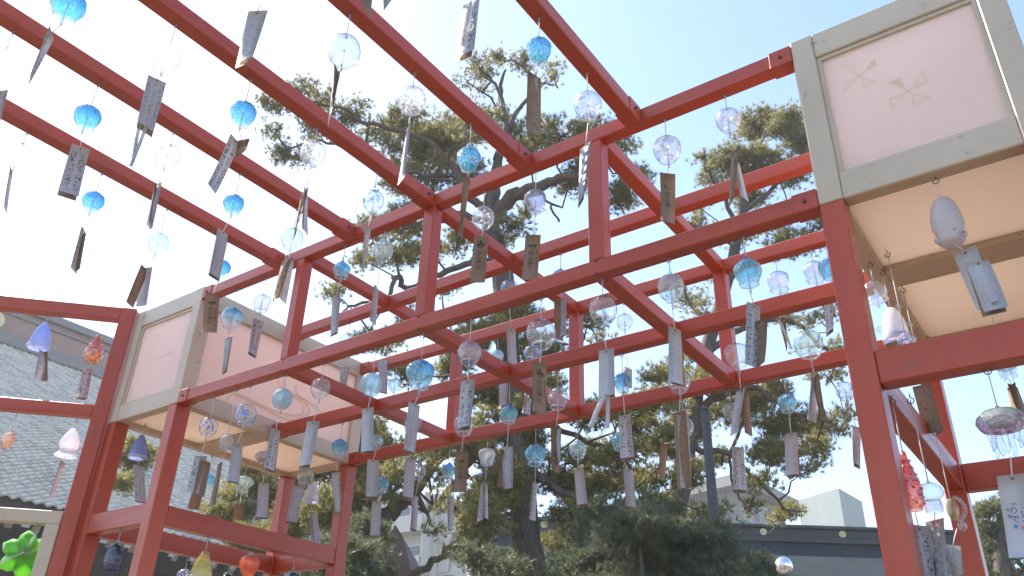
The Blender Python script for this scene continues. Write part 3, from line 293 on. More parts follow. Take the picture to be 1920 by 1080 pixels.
M_panel = panel_mat('frosted_pink_panel', (.94, .84, .80), .54)
M_under = panel_mat('peach_underside_panel', (.95, .88, .81), .66)
M_top = panel_mat('white_top_sheet', (.92, .90, .86), .6)
M_motif = panel_mat('pale_gold_print', (.89, .79, .64), .5)
M_motif2 = panel_mat('tan_ribbon_print', (.84, .70, .58), .5)
M_motif3 = panel_mat('faint_curl_print', (.90, .79, .72), .5)
def paper(name, base, ink, inkscale, cols, thr, inkmax=1.0, dots=False):
    m, nt, out = newmat(name); L = nt.links
    uv = N(nt, 'UVMap'); sp = N(nt, 'SeparateXYZ'); L.new(uv.outputs[0], sp.inputs[0])
    oi = N(nt, 'ObjectInfo')
    no = N(nt, 'TexNoise', Scale=6, Detail=3); tc = N(nt, 'TexCoord'); L.new(tc.outputs['Object'], no.inputs['Vector'])
    base_r = ramp(nt, no.outputs[0], [(.3, tuple(b*.9 for b in base)), (.7, base)])
    cb = N(nt, 'CombineXYZ')
    mu = N(nt, 'Math', operation='MULTIPLY'); mu.inputs[1].default_value = inkscale[0]; L.new(sp.outputs[0], mu.inputs[0])
    mv = N(nt, 'Math', operation='MULTIPLY'); mv.inputs[1].default_value = inkscale[1]; L.new(sp.outputs[1], mv.inputs[0])
    mw = N(nt, 'Math', operation='MULTIPLY'); mw.inputs[1].default_value = 57.0; L.new(oi.outputs['Random'], mw.inputs[0])
    L.new(mu.outputs[0], cb.inputs[0]); L.new(mv.outputs[0], cb.inputs[1]); L.new(mw.outputs[0], cb.inputs[2])
    n2 = N(nt, 'TexNoise', Scale=1.0, Detail=2, Roughness=.6); L.new(cb.outputs[0], n2.inputs['Vector'])
    ik = ramp(nt, n2.outputs[0], [(thr, g3(0)), (thr+.035, g3(inkmax))])
    # columns across the sheet
    cm = N(nt, 'Math', operation='MULTIPLY'); cm.inputs[1].default_value = cols*math.pi; L.new(sp.outputs[0], cm.inputs[0])
    sn = N(nt, 'Math', operation='SINE'); L.new(cm.outputs[0], sn.inputs[0])
    ab = N(nt, 'Math', operation='ABSOLUTE'); L.new(sn.outputs[0], ab.inputs[0])
    ck = ramp(nt, ab.outputs[0], [(.45, g3(0)), (.62, g3(1))])
    vk = ramp(nt, sp.outputs[1], [(.04, g3(0)), (.08, g3(1)), (.86, g3(1)), (.9, g3(0))])
    p1 = N(nt, 'Math', operation='MULTIPLY'); L.new(ik.outputs[0], p1.inputs[0]); L.new(ck.outputs[0], p1.inputs[1])
    p2 = N(nt, 'Math', operation='MULTIPLY'); L.new(p1.outputs[0], p2.inputs[0]); L.new(vk.outputs[0], p2.inputs[1])
    mx = N(nt, 'MixRGB'); L.new(p2.outputs[0], mx.inputs[0]); L.new(base_r.outputs[0], mx.inputs[1]); mx.inputs[2].default_value = (*ink, 1)
    d = N(nt, 'BsdfPrincipled', Roughness=.65); L.new(mx.outputs[0], d.inputs['Base Color'])
    tr = N(nt, 'BsdfTranslucent'); L.new(mx.outputs[0], tr.inputs[0])
    ms = N(nt, 'MixShader'); ms.inputs[0].default_value = .3; L.new(d.outputs[0], ms.inputs[1]); L.new(tr.outputs[0], ms.inputs[2])
    L.new(ms.outputs[0], out.inputs[0]); return m
WHITE = (.64, .64, .67)
M_w1 = paper('white_paper_small_script', WHITE, (.10, .10, .16), (14, 40), 3, .54, .62)
M_w2 = paper('white_paper_bold_script', WHITE, (.05, .05, .08), (9, 24), 2, .53, .8)
M_w3 = paper('white_paper_faint_script', WHITE, (.25, .28, .42), (10, 34), 2, .57, .5)
M_k = paper('kraft_card', (.36, .25, .165), (.11, .075, .05), (4, 16), 1, .60, .6)
M_k2 = paper('kraft_card_plain', (.38, .27, .18), (.2, .14, .1), (3, 5), 1, .7, .2)
M_ink = painted('black_print', (.05, .04, .035), (.07, .055, .05), .7, 0, 20)
M_inkg = painted('slate_ink', (.10, .11, .15), (.13, .14, .18), .7, 0, 20)
def glass(name, stops, frost=0.0, frostcol=(.8, .82, .85), pattern=None, pcol=(.9, .95, 1), pamt=.6, pscale=14, edge=.55, gl=1.0, wob=.25, body=0.0):
    """thin blown glass wall: tinted transparency that deepens at grazing angles, clear reflection, optional frost or painted pattern"""
    m, nt, out = newmat(name); L = nt.links
    tc = N(nt, 'TexCoord'); sp = N(nt, 'SeparateXYZ'); L.new(tc.outputs['Generated'], sp.inputs[0])
    n0 = N(nt, 'TexNoise', Scale=5, Detail=2); L.new(tc.outputs['Generated'], n0.inputs['Vector'])
    ad = N(nt, 'Math', operation='ADD'); sb = N(nt, 'Math', operation='MULTIPLY_ADD'); sb.inputs[1].default_value = .28; sb.inputs[2].default_value = -.14
    L.new(n0.outputs[0], sb.inputs[0]); L.new(sp.outputs[2], ad.inputs[0]); L.new(sb.outputs[0], ad.inputs[1])
    cr = ramp(nt, ad.outputs[0], stops)
    lw = N(nt, 'LayerWeight', Blend=.5)
    er = ramp(nt, lw.outputs['Facing'], [(.55, g3(1)), (.86, g3(.42+.58*edge)), (1, g3(edge))])
    mu = N(nt, 'MixRGB', blend_type='MULTIPLY'); mu.inputs[0].default_value = 1; L.new(cr.outputs[0], mu.inputs[1]); L.new(er.outputs[0], mu.inputs[2])
    tr = N(nt, 'BsdfTransparent'); L.new(mu.outputs[0], tr.inputs[0])
    gs = N(nt, 'BsdfGlossy', Roughness=.04)
    nb = N(nt, 'TexNoise', Scale=9, Detail=3); L.new(tc.outputs['Generated'], nb.inputs['Vector'])
    bp = N(nt, 'Bump', Strength=wob, Distance=.02); L.new(nb.outputs[0], bp.inputs['Height']); L.new(bp.outputs[0], gs.inputs['Normal'])
    lf = N(nt, 'LayerWeight', Blend=.5); L.new(bp.outputs[0], lf.inputs['Normal'])
    fp = N(nt, 'Math', operation='POWER'); fp.inputs[1].default_value = 4.0; L.new(lf.outputs['Facing'], fp.inputs[0])
    fm = N(nt, 'Math', operation='MULTIPLY_ADD', use_clamp=True); fm.inputs[1].default_value = .60; fm.inputs[2].default_value = .11*gl; L.new(fp.outputs[0], fm.inputs[0])
    mx = N(nt, 'MixShader'); L.new(fm.outputs[0], mx.inputs[0]); L.new(tr.outputs[0], mx.inputs[1]); L.new(gs.outputs[0], mx.inputs[2])
    last = mx.outputs[0]
    if body > 0:      # coloured, slightly cloudy glass
        ca = N(nt, 'BsdfTranslucent'); cd = N(nt, 'BsdfDiffuse'); L.new(cr.outputs[0], ca.inputs[0]); L.new(cr.outputs[0], cd.inputs[0])
        cm_ = N(nt, 'MixShader'); cm_.inputs[0].default_value = .5; L.new(cd.outputs[0], cm_.inputs[1]); L.new(ca.outputs[0], cm_.inputs[2])
        bf = ramp(nt, ad.outputs[0], [(.12, g3(body*.15)), (.45, g3(body)), (.9, g3(body))])
        mb = N(nt, 'MixShader'); L.new(bf.outputs[0], mb.inputs[0]); L.new(last, mb.inputs[1]); L.new(cm_.outputs[0], mb.inputs[2]); last = mb.outputs[0]
    if frost > 0 or pattern:
        tl = N(nt, 'BsdfTranslucent'); df = N(nt, 'BsdfDiffuse'); fx = N(nt, 'MixShader'); fx.inputs[0].default_value = .5
        fc = None
        if pattern:
            if pattern == 'dots':
                vo = N(nt, 'TexVoronoi', Scale=pscale); L.new(tc.outputs['Generated'], vo.inputs['Vector'])
                pm = ramp(nt, vo.outputs['Distance'], [(.18, g3(pamt)), (.26, g3(0))])
            elif pattern == 'crackle':
                vo = N(nt, 'TexNoise', Scale=pscale, Detail=5, Roughness=.7); L.new(tc.outputs['Generated'], vo.inputs['Vector'])
                pm = ramp(nt, vo.outputs[0], [(.55, g3(0)), (.66, g3(pamt))])
            elif pattern == 'patch':
                vo = N(nt, 'TexNoise', Scale=pscale, Detail=1); L.new(tc.outputs['Generated'], vo.inputs['Vector'])
                pm = ramp(nt, vo.outputs[0], [(.54, g3(0)), (.57, g3(pamt))])
            elif pattern == 'patch3':
                vo = N(nt, 'TexNoise', Scale=pscale, Detail=1); L.new(tc.outputs['Generated'], vo.inputs['Vector'])
                pm = ramp(nt, vo.outputs[0], [(.60, g3(0)), (.63, g3(pamt))])
            elif pattern == 'streak':
                mp = N(nt, 'Mapping'); mp.inputs['Scale'].default_value = (1, 1, .15); L.new(tc.outputs['Generated'], mp.inputs[0])
                vo = N(nt, 'TexNoise', Scale=pscale, Detail=2); L.new(mp.outputs[0], vo.inputs['Vector'])
                pm = ramp(nt, vo.outputs[0], [(.52, g3(0)), (.62, g3(pamt))])
            fadd = N(nt, 'Math', operation='MAXIMUM'); fadd.inputs[1].default_value = frost; L.new(pm.outputs[0], fadd.inputs[0]); fc = fadd.outputs[0]
            tl.inputs[0].default_value = (*pcol, 1); df.inputs[0].default_value = (*pcol, 1)
        else:
            tl.inputs[0].default_value = (*frostcol, 1); df.inputs[0].default_value = (*frostcol, 1)
        L.new(df.outputs[0], fx.inputs[1]); L.new(tl.outputs[0], fx.inputs[2])
        m2 = N(nt, 'MixShader'); L.new(last, m2.inputs[1]); L.new(fx.outputs[0], m2.inputs[2])
        if fc: L.new(fc, m2.inputs[0])
        else: m2.inputs[0].default_value = frost
        last = m2.outputs[0]
    L.new(last, out.inputs[0]); return m
CL = (.95, .965, .975)
clear_st = [(0, CL), (1, CL)]
BLUE = [(.0, (.93, .985, .99)), (.22, (.72, .93, .96)), (.45, (.10, .68, .84)), (.70, (.025, .47, .76)), (.90, (.012, .24, .56))]
G = {
 'clear': glass('clear_glass', clear_st, edge=.30, gl=1.5, wob=.5),
 'blue': glass('blue_gradient_glass', BLUE, pattern='streak', pcol=(.75, .93, .98), pamt=.30, pscale=18, edge=.45, gl=1.9, body=.28, wob=.6),
 'point': glass('blue_teal_glass', [(0, (.90, .98, .98)), (.3, (.55, .87, .9)), (.55, (.12, .62, .76)), (.8, (.05, .38, .72)), (.95, (.04, .16, .52))], pattern='crackle', pcol=(.75, .95, .98), pamt=.30, pscale=16, edge=.45, gl=1.9, body=.28, wob=.6),
 'bluecap': glass('blue_cap_clear_glass', [(.4, CL), (.58, (.3, .75, .88)), (.8, (.08, .45, .8)), (1, (.05, .3, .7))], pattern='dots', pcol=(.9, .95, 1), pamt=.25, pscale=20, edge=.45, gl=1.5, body=.35),
 'rim': glass('rim_highlight_glass', [(0, (.86, .90, .93)), (1, (.86, .90, .93))], frost=.28, frostcol=(.85, .88, .92), edge=.45, gl=2.5),  # milky tint paints the bright highlight along the bell lip
 'frost': glass('frosted_white_glass', clear_st, frost=.30, frostcol=(.82, .82, .88), edge=.5, gl=1.0),
 'frostdark': glass('frosted_slate_glass', [(0, (.82, .85, .93)), (1, (.70, .74, .86))], frost=.25, frostcol=(.55, .58, .68), edge=.55),
 'engraved': glass('engraved_glass', clear_st, frost=.10, pattern='patch', pcol=(.8, .83, .9), pamt=.5, pscale=7, edge=.5),
 'speckle': glass('white_speckled_glass', clear_st, frost=.04, pattern='dots', pcol=(.82, .8, .84), pamt=.6, pscale=15, edge=.5),
 'dotted': glass('white_patterned_glass', clear_st, frost=.05, pattern='patch', pcol=(.86, .86, .9), pamt=.6, pscale=8, edge=.5, gl=1.5),
 'white': glass('white_flower_glass', clear_st, frost=.04, pattern='patch', pcol=(.80, .79, .82), pamt=.65, pscale=5, edge=.5, gl=1.5),
 'flower': glass('orange_flower_glass', clear_st, frost=.05, pattern='patch3', pcol=(.86, .55, .22), pamt=.65, pscale=5, edge=.5),
 'violet': glass('violet_flower_glass', clear_st, frost=.03, pattern='patch3', pcol=(.50, .53, .88), pamt=.6, pscale=5, edge=.45, gl=1.5),
 'aqua': glass('pale_aqua_glass', [(0, (.88, .97, .97)), (1, (.72, .90, .94))], pattern='crackle', pcol=(.85, .95, .96), pamt=.35, pscale=9, edge=.5, gl=1.4, body=.14),
 'green': glass('pale_green_glass', [(0, (.93, .97, .94)), (1, (.80, .92, .84))], frost=.08, frostcol=(.75, .84, .8), edge=.5, gl=1.3),
 'greenspeck': glass('sea_green_speckled_glass', [(0, (.9, .97, .95)), (1, (.68, .88, .86))], pattern='crackle', pcol=(.9, .96, .95), pamt=.5, pscale=11, edge=.45, gl=1.5, body=.14),
 'bluedot': glass('blue_dotted_glass', clear_st, pattern='patch3', pcol=(.16, .28, .72), pamt=.7, pscale=4, edge=.45, gl=1.5),
 'opaque': glass('pale_blue_milk_glass', [(0, (.8, .9, .95)), (1, (.7, .85, .92))], frost=.62, frostcol=(.52, .72, .80), edge=.6),
 'jellyirid': glass('rainbow_glass', [(0, (.72, .48, .55)), (.4, (.80, .52, .66)), (.58, (.40, .72, .60)), (.78, (.74, .78, .42)), (1, (.80, .42, .34))], edge=.35, gl=2.2, body=.22, wob=.5),
 'irid': glass('iridescent_glass', [(0, (.80, .70, .92)), (.35, (.76, .90, .84)), (.6, (.92, .82, .90)), (1, (.86, .88, .95))], edge=.4, gl=2.2),
 'petal': glass('lavender_petal_glass', [(0, (.97, .97, .86)), (.5, (.92, .90, .96)), (1, (.90, .87, .94))], frost=.05, edge=.45, gl=1.8),
 'orange': glass('amber_orange_glass', [(0, (.98, .62, .36)), (.5, (.95, .45, .20)), (1, (.95, .55, .35))], pattern='dots', pcol=(.95, .62, .36), pamt=.75, pscale=9, edge=.4, gl=2),
 'red': glass('red_glass', [(0, (.95, .5, .38)), (.5, (.85, .16, .10)), (1, (.9, .25, .16))], pattern='crackle', pcol=(.85, .20, .10), pamt=.6, pscale=9, edge=.35, gl=2),
 'peach': glass('peach_glass', [(0, (.95, .75, .6)), (1, (.9, .62, .45))], frost=.25, frostcol=(.75, .5, .36), edge=.4, gl=2),
 'white_m': glass('milk_white_glass', clear_st, frost=.70, frostcol=(.80, .78, .86), edge=.6, gl=1.2),
 'frost_pink': glass('frosted_shell_glass', clear_st, frost=.62, frostcol=(.70, .66, .68), edge=.6, gl=2),
 'fujiblue': glass('blue_milk_glass', [(0, (.9, .9, .95)), (1, (.5, .6, .9))], frost=.62, frostcol=(.30, .38, .74), edge=.5, gl=1.5),
 'navy': glass('navy_glass', [(0, (.45, .55, .85)), (.3, (.12, .16, .42)), (1, (.08, .10, .30))], frost=.25, frostcol=(.07, .10, .26), edge=.5, gl=1.6),
 'leaf': glass('leaf_green_glass', [(0, (.55, .85, .25)), (1, (.35, .75, .25))], frost=.60, frostcol=(.24, .60, .08), edge=.7, gl=1.2),
 'calyx': glass('pale_green_stem_glass', [(0, (.7, .85, .72)), (1, (.8, .9, .82))], frost=.15, frostcol=(.5, .65, .5), edge=.4, gl=1.8),
 'tomato': glass('tomato_orange_glass', [(0, (.95, .6, .45)), (1, (.9, .4, .25))], frost=.55, frostcol=(.80, .24, .12), edge=.5, gl=1.4),
 'yellow': glass('yellow_glass', [(0, (.85, .85, .5)), (.5, (.85, .84, .45)), (.85, (.9, .85, .15))], frost=.18, frostcol=(.65, .62, .16), edge=.4, gl=1.6),
 'gold': glass('amber_brown_glass', [(0, (.8, .72, .5)), (1, (.7, .55, .3))], frost=.35, frostcol=(.42, .32, .16), edge=.4, gl=2),
}
M_string = painted('pale_thread', (.62, .60, .58), (.7, .68, .66), .7, 0, 40)
M_hook = painted('steel_hook', (.10, .09, .09), (.2, .18, .17), .35, 0, 40)
M_mirror, nt_, o_ = newmat('mirror_glass'); b_ = N(nt_, 'BsdfPrincipled', Metallic=1.0, Roughness=.03); b_.inputs['Base Color'].default_value = (.85, .87, .9, 1); nt_.links.new(b_.outputs[0], o_.inputs[0])
def plain(name, c, c2=None, rough=.7, scale=3, bump=.2, dist=.02, stretch=(1, 1, 1), spec=.5):
    m, nt, out = newmat(name); L = nt.links
    tc = N(nt, 'TexCoord'); mp = N(nt, 'Mapping'); mp.inputs['Scale'].default_value = stretch; L.new(tc.outputs['Object'], mp.inputs[0])
    no = N(nt, 'TexNoise', Scale=scale, Detail=6, Roughness=.65); L.new(mp.outputs[0], no.inputs['Vector'])
    cr = ramp(nt, no.outputs[0], [(.3, c), (.7, c2 or c)])
    b = N(nt, 'BsdfPrincipled', Roughness=rough); b.inputs['Specular IOR Level'].default_value = spec
    L.new(cr.outputs[0], b.inputs['Base Color'])
    bp = N(nt, 'Bump', Strength=bump, Distance=dist); L.new(no.outputs[0], bp.inputs['Height']); L.new(bp.outputs[0], b.inputs['Normal'])
    L.new(b.outputs[0], out.inputs[0]); return m
M_bark = plain('pine_bark', (.055, .045, .038), (.14, .11, .09), .9, 9, .9, .05, (1, 1, .35))
M_bark2 = plain('upper_pine_bark', (.075, .055, .043), (.15, .105, .08), .9, 9, .8, .03, (1, 1, .4))
def needles(name, c1, c2):
    m, nt, out = newmat(name); L = nt.links
    gi = N(nt, 'NewGeometry'); cr = ramp(nt, gi.outputs['Random Per Island'], [(0, c1), (1, c2)])
    d = N(nt, 'BsdfPrincipled', Roughness=.5); L.new(cr.outputs[0], d.inputs['Base Color'])
    t = N(nt, 'BsdfTranslucent'); L.new(cr.outputs[0], t.inputs[0])
    ms = N(nt, 'MixShader'); ms.inputs[0].default_value = .42; L.new(d.outputs[0], ms.inputs[1]); L.new(t.outputs[0], ms.inputs[2])
    L.new(ms.outputs[0], out.inputs[0]); return m
M_need = needles('pine_needles', (.15, .15, .045), (.40, .35, .12))
M_needy = needles('yellow_green_pine_needles', (.12, .14, .04), (.25, .24, .08))  # yellow-green needle tone of the far right pine
M_shrub = needles('dark_shrub_leaves', (.10, .12, .065), (.17, .185, .10))
# ---------------------------------------------------------------- ground
bm = bmesh.new(); vs = [bm.verts.new(v) for v in ((-500, -500, 0), (500, -500, 0), (500, 500, 0), (-500, 500, 0))]; bm.faces.new(vs)
tag(mobj('ground', bm, plain('paving', (.085, .070, .052), (.115, .095, .070), .85, .8, .2, .02)), kind='structure')
# ---------------------------------------------------------------- red timber pergola
S = 1.8
XL, XR = K['P2r'], K['P1l']                       # clear span between the two side bays
PX, PY = .058, .068                               # post section
Y1, Y2, Y3 = 1.8, K['Y2'], K['Y3']
ZT, ZM = K['Zt']+1.5, K['Zm']+1.5
HT, HM, DB = .0508, .0500, .0452
ZBOX, ZTOP = 1.5+.656*S, 1.5+.958*S
XLL, XRR = -1.941*S, .064*S                        # outer sides of the side bays
YB = Y1+.575*S                                     # back of the bays
ZR0, ZR1 = 1.5+.388*S, 1.5+.432*S
perg = empty('red_pergola', ((XL+XR)/2, Y1, 0))
tag(perg, 'vermilion painted timber pergola of posts, crossbeams and overhead beams', 'pergola')
PO = Vector(perg.location)
def pbox(name, lo, hi, mat, bev=.003):
    o = box(name, [a-b for a, b in zip(lo, PO)], [a-b for a, b in zip(hi, PO)], mat, perg, bev); return o
bays = ((XLL, XL), (XR, XRR))
for (x0, x1) in bays:
    for x in (x0, x1-PX):
        for y in (Y1, YB-PY):
            pbox('post', (x, y, 0), (x+PX, y+PY, ZBOX-.0015), M_redz)
    for y in (Y1+.004, YB-.004-.05):
        pbox('rail', (x0+PX, y, ZR0), (x1-PX, y+.05, ZR1), M_redx)
    for x in (x0+.004, x1-.004-.05):
        pbox('rail', (x, Y1+PY, ZR0+.002), (x+.05, YB-PY, ZR1-.002), M_redy)
frames = (Y1, Y2, Y3)
for y in frames:
    for z, h in ((ZT, HT), (ZM, HM)):
        pbox('crossbeam', (XL, y, z), (XR, y+DB, z+h), M_redx)
HX = [((K['H%dl' % i]+K['H%dr' % i])/2, (K['H%dr' % i]-K['H%dl' % i])/2) for i in (1, 2, 3)]
for y in (Y1, Y3):
    for xc, hw in HX:
        pbox('strut', (xc-hw, y+.001, ZM+HM), (xc+hw, y+.050, ZT), M_redz)
        for dz in (-.022, .02):
            bm = bmesh.new(); add_tube(bm, [(xc-PO.x, y-.0035-PO.y, ZM+HM*.5+dz), (xc-PO.x, y+.004-PO.y, ZM+HM*.5+dz)], .0032, 8); mobj('bolt', bm, M_bolt, perg)
for xc, hw in HX:
    for z, h in ((ZT, HT), (ZM, HM)):
        for ya, yb in ((Y1, Y2), (Y2, Y3)):
            pbox('joist', (xc-hw, ya+DB, z+.0015), (xc+hw, yb, z+h-.0015), M_redy)
NBH = K['nzt']; NBW = .0477
for n in 'ABCDE':
    x1 = K[n+'r']; x0 = x1-NBW
    pbox('overhead_beam', (x0, -2.6, ZT+.001), (x1, Y1, ZT+NBH), M_redy)
    pbox('joint_sleeve', (x0-.003, Y1-.068, ZT-.002), (x1+.003, Y1-.0005, ZT+NBH+.003), M_redy, .002)
    bm = bmesh.new(); add_tube(bm, [(x1+.002-PO.x, Y1-.034-PO.y, ZT+.027-PO.z), (x1+.008-PO.x, Y1-.034-PO.y, ZT+.027-PO.z)], .005, 8); mobj('bolt', bm, M_bolt, perg)
pbox('overhead_beam', (XL-.3, -2.66, ZT), (XR+.3, -2.60, ZT+HT), M_redx)
for y in frames:
    for z, h in ((ZT, HT), (ZM, HM)):
        for xa, xb in ((XL+.0005, XL+.062), (XR-.062, XR-.0005)):
            pbox('joint_sleeve', (xa, y-.0035, z-.0025), (xb, y+DB+.0035, z+h+.0035), M_redx, .002)
            xm = (xa+xb)/2
            bm = bmesh.new(); add_tube(bm, [(xm-PO.x, y-.008-PO.y, z+h*.5), (xm-PO.x, y-.002-PO.y, z+h*.5)], .005, 8); mobj('bolt', bm, M_bolt, perg)
# ---------------------------------------------------------------- lantern boxes on the bays
def panel_box(x0, x1, label):
    t = empty('panel_box', (x0, Y1, ZBOX)); tag(t, label, 'lantern box', 'beige panel boxes on the side bays')
    O = Vector(t.location); W_, D_, H_ = x1-x0, YB-Y1, ZTOP-ZBOX
    rt, rb = .046*S, .042*S
    def b(name, lo, hi, mat, bev=.003, par=t): return box(name, lo, hi, mat, par, bev)
    for x in (0, W_-PX):
        for y in (0, D_-PY): b('stile', (x, y, 0), (x+PX, y+PY, H_), M_beige)
    for y in (.003, D_-.003-.045):
        b('rail', (PX, y, 0), (W_-PX, y+.045, rb), M_beige); b('rail', (PX, y, H_-rt), (W_-PX, y+.045, H_), M_beige)
    for x in (.003, W_-.003-.045):
        b('rail', (x, PY, 0), (x+.045, D_-PY, rb), M_beige); b('rail', (x, PY, H_-rt), (x+.045, D_-PY, H_), M_beige)
    cy0, cy1 = 1.24*S-Y1, 1.30*S-Y1
    b('cross_rail', (.048, cy0, .002), (W_-.048, cy1, .05), M_beige)
    pf = b('front_panel', (PX, .018, rb), (W_-PX, .024, H_-rt), M_panel, 0)
    b('back_panel', (PX, D_-.024, rb), (W_-PX, D_-.018, H_-rt), M_panel, 0)
    # slim bead round the front panel
    for lo, hi in (((PX, .010, rb), (PX+.012, .0178, H_-rt)), ((W_-PX-.012, .010, rb), (W_-PX, .0178, H_-rt)), ((PX+.012, .010, H_-rt-.012), (W_-PX-.012, .0178, H_-rt)), ((PX+.012, .010, rb), (W_-PX-.012, .0178, rb+.008))):
        b('bead', lo, hi, M_beige, .001)
    b('top_panel', (.048, .048, H_-.02), (W_-.048, D_-.048, H_-.015), M_top, 0)  # unseen sheet added to diffuse the sunlight inside the box
    b('side_panel', (.018, PY, rb), (.024, D_-PY, H_-rt), M_panel, 0)
    ps = b('side_panel', (W_-.024, PY, rb), (W_-.018, D_-PY, H_-rt), M_panel, 0)
    for ya, yb in ((.048, cy0), (cy1, D_-.048)):
        b('bottom_panel', (.048, ya, .022), (W_-.048, yb, .027), M_under, 0)
    return t, O, pf, ps
box_l, OL, front_l, side_l = panel_box(XLL, XL, 'beige panel box on the left bay with tan ribbon curves on its side')
box_r, OR, front_r, side_r = panel_box(XR, XRR, 'beige panel box on the right bay with pale gold pinwheels on its front')
def strip(bm, pts, w, nrm):
    """flat ribbon of width w along a polyline lying in the plane with normal nrm"""
    pts = [Vector(p) for p in pts]; L_ = []
    for i, p in enumerate(pts):
        d = (pts[min(i+1, len(pts)-1)]-pts[max(i-1, 0)]).normalized(); s = nrm.cross(d).normalized()*w/2
        L_.append((bm.verts.new(p+s), bm.verts.new(p-s)))
    for a, b in zip(L_, L_[1:]): bm.faces.new((a[0], a[1], b[1], b[0]))
def smooth_path(pts, n=6):
    P = [Vector(p) for p in pts]; out = []
    for i in range(len(P)-1):
        a, b, c, d = P[max(i-1, 0)], P[i], P[i+1], P[min(i+2, len(P)-1)]
        for k in range(n):
            t = k/n; out.append(.5*((2*b)+(c-a)*t+(2*a-5*b+4*c-d)*t*t+(3*b-a-3*c+d)*t**3))
    return out+[P[-1]]
for kind, tri in PINWHEELS:
    T = [Vector(q)-OR for q in tri]; T[0] = T[0].lerp((T[1]+T[2])/2, .20)
    T = [Vector((v.x, .0170-.0004*(PINWHEELS.index((kind, tri)) % 4), v.z)) for v in T]
    cen = Vector(tri[0])-OR; cen.y = T[0].y; cen2 = cen.lerp(T[0], .12)
    bm = bmesh.new(); strip(bm, [cen2, cen.lerp(T[0], .98)], .005, Vector((0, 1, 0)))
    if kind == 'fill': bm.faces.new([bm.verts.new(v) for v in T])
    else:
        gc = (T[0]+T[1]+T[2])/3; vo_ = [bm.verts.new(v) for v in T]; vi_ = [bm.verts.new(v.lerp(gc, .30)) for v in T]
        for k in range(3): bm.faces.new((vo_[k], vo_[(k+1) % 3], vi_[(k+1) % 3], vi_[k]))
    mobj('pinwheel_blade', bm, M_motif, front_r)
for r in RIBBONS:
    pts = smooth_path([Vector(q)-OL for q in r]); pts = [Vector((XL-XLL-.0165+.0005*RIBBONS.index(r), min(max(v.y, PY+.01), YB-Y1-PY-.01), v.z)) for v in pts]
    bm = bmesh.new(); strip(bm, pts, .009, Vector((1, 0, 0))); mobj('ribbon_curve', bm, M_motif2, side_l)
for r in RIBBONS_FRONT:
    pts = smooth_path([Vector(q)-OL for q in r]); pts = [Vector((v.x, .0165, v.z)) for v in pts]
    bm = bmesh.new(); strip(bm, pts, .007, Vector((0, 1, 0))); mobj('ribbon_curve', bm, M_motif3, front_l)
# ---------------------------------------------------------------- angled wing screen on the left
AZW = math.radians(44)
wd = Vector((-math.sin(AZW), -math.cos(AZW), 0))
w0 = Vector((-1.945*S, 1.0*S, 0))
wing = empty('wing_screen', w0); wing.rotation_euler = (0, 0, math.atan2(wd.y, wd.x))
tag(wing, 'red framed screen angled out from the left bay with a beige lower frame', 'screen')
WL = 1.15                                          # length
TH = .05
def wbox(name, s0, s1, z0, z1, mat, off=(0, 0), bev=.003): return box(name, (s0, -TH/2-off[0], z0), (s1, TH/2+off[1], z1), mat, wing, bev)
zc = lambda z: 1.5+z*S
wbox('stile', .000, .036*S, 0, zc(.966), M_redz); wbox('stile', WL, WL+.036*S, 0, zc(.966), M_redz)
wbox('rail', .036*S, WL, zc(.930), zc(.965), M_redx); wbox('rail', .036*S, WL, zc(.667), zc(.697), M_redx)
wbox('lower_frame', .037*S, WL-.002, zc(.407), zc(.437), M_beige, (.002, .002)); wbox('lower_frame', .037*S, .037*S+.055, zc(-.2), zc(.407), M_beige, (.002, .002))
wbox('lower_frame', WL-.057, WL-.002, zc(-.2), zc(.407), M_beige, (.002, .002)); wbox('lower_frame', .037*S+.055, WL-.057, zc(-.23), zc(-.2), M_beige, (.002, .002))
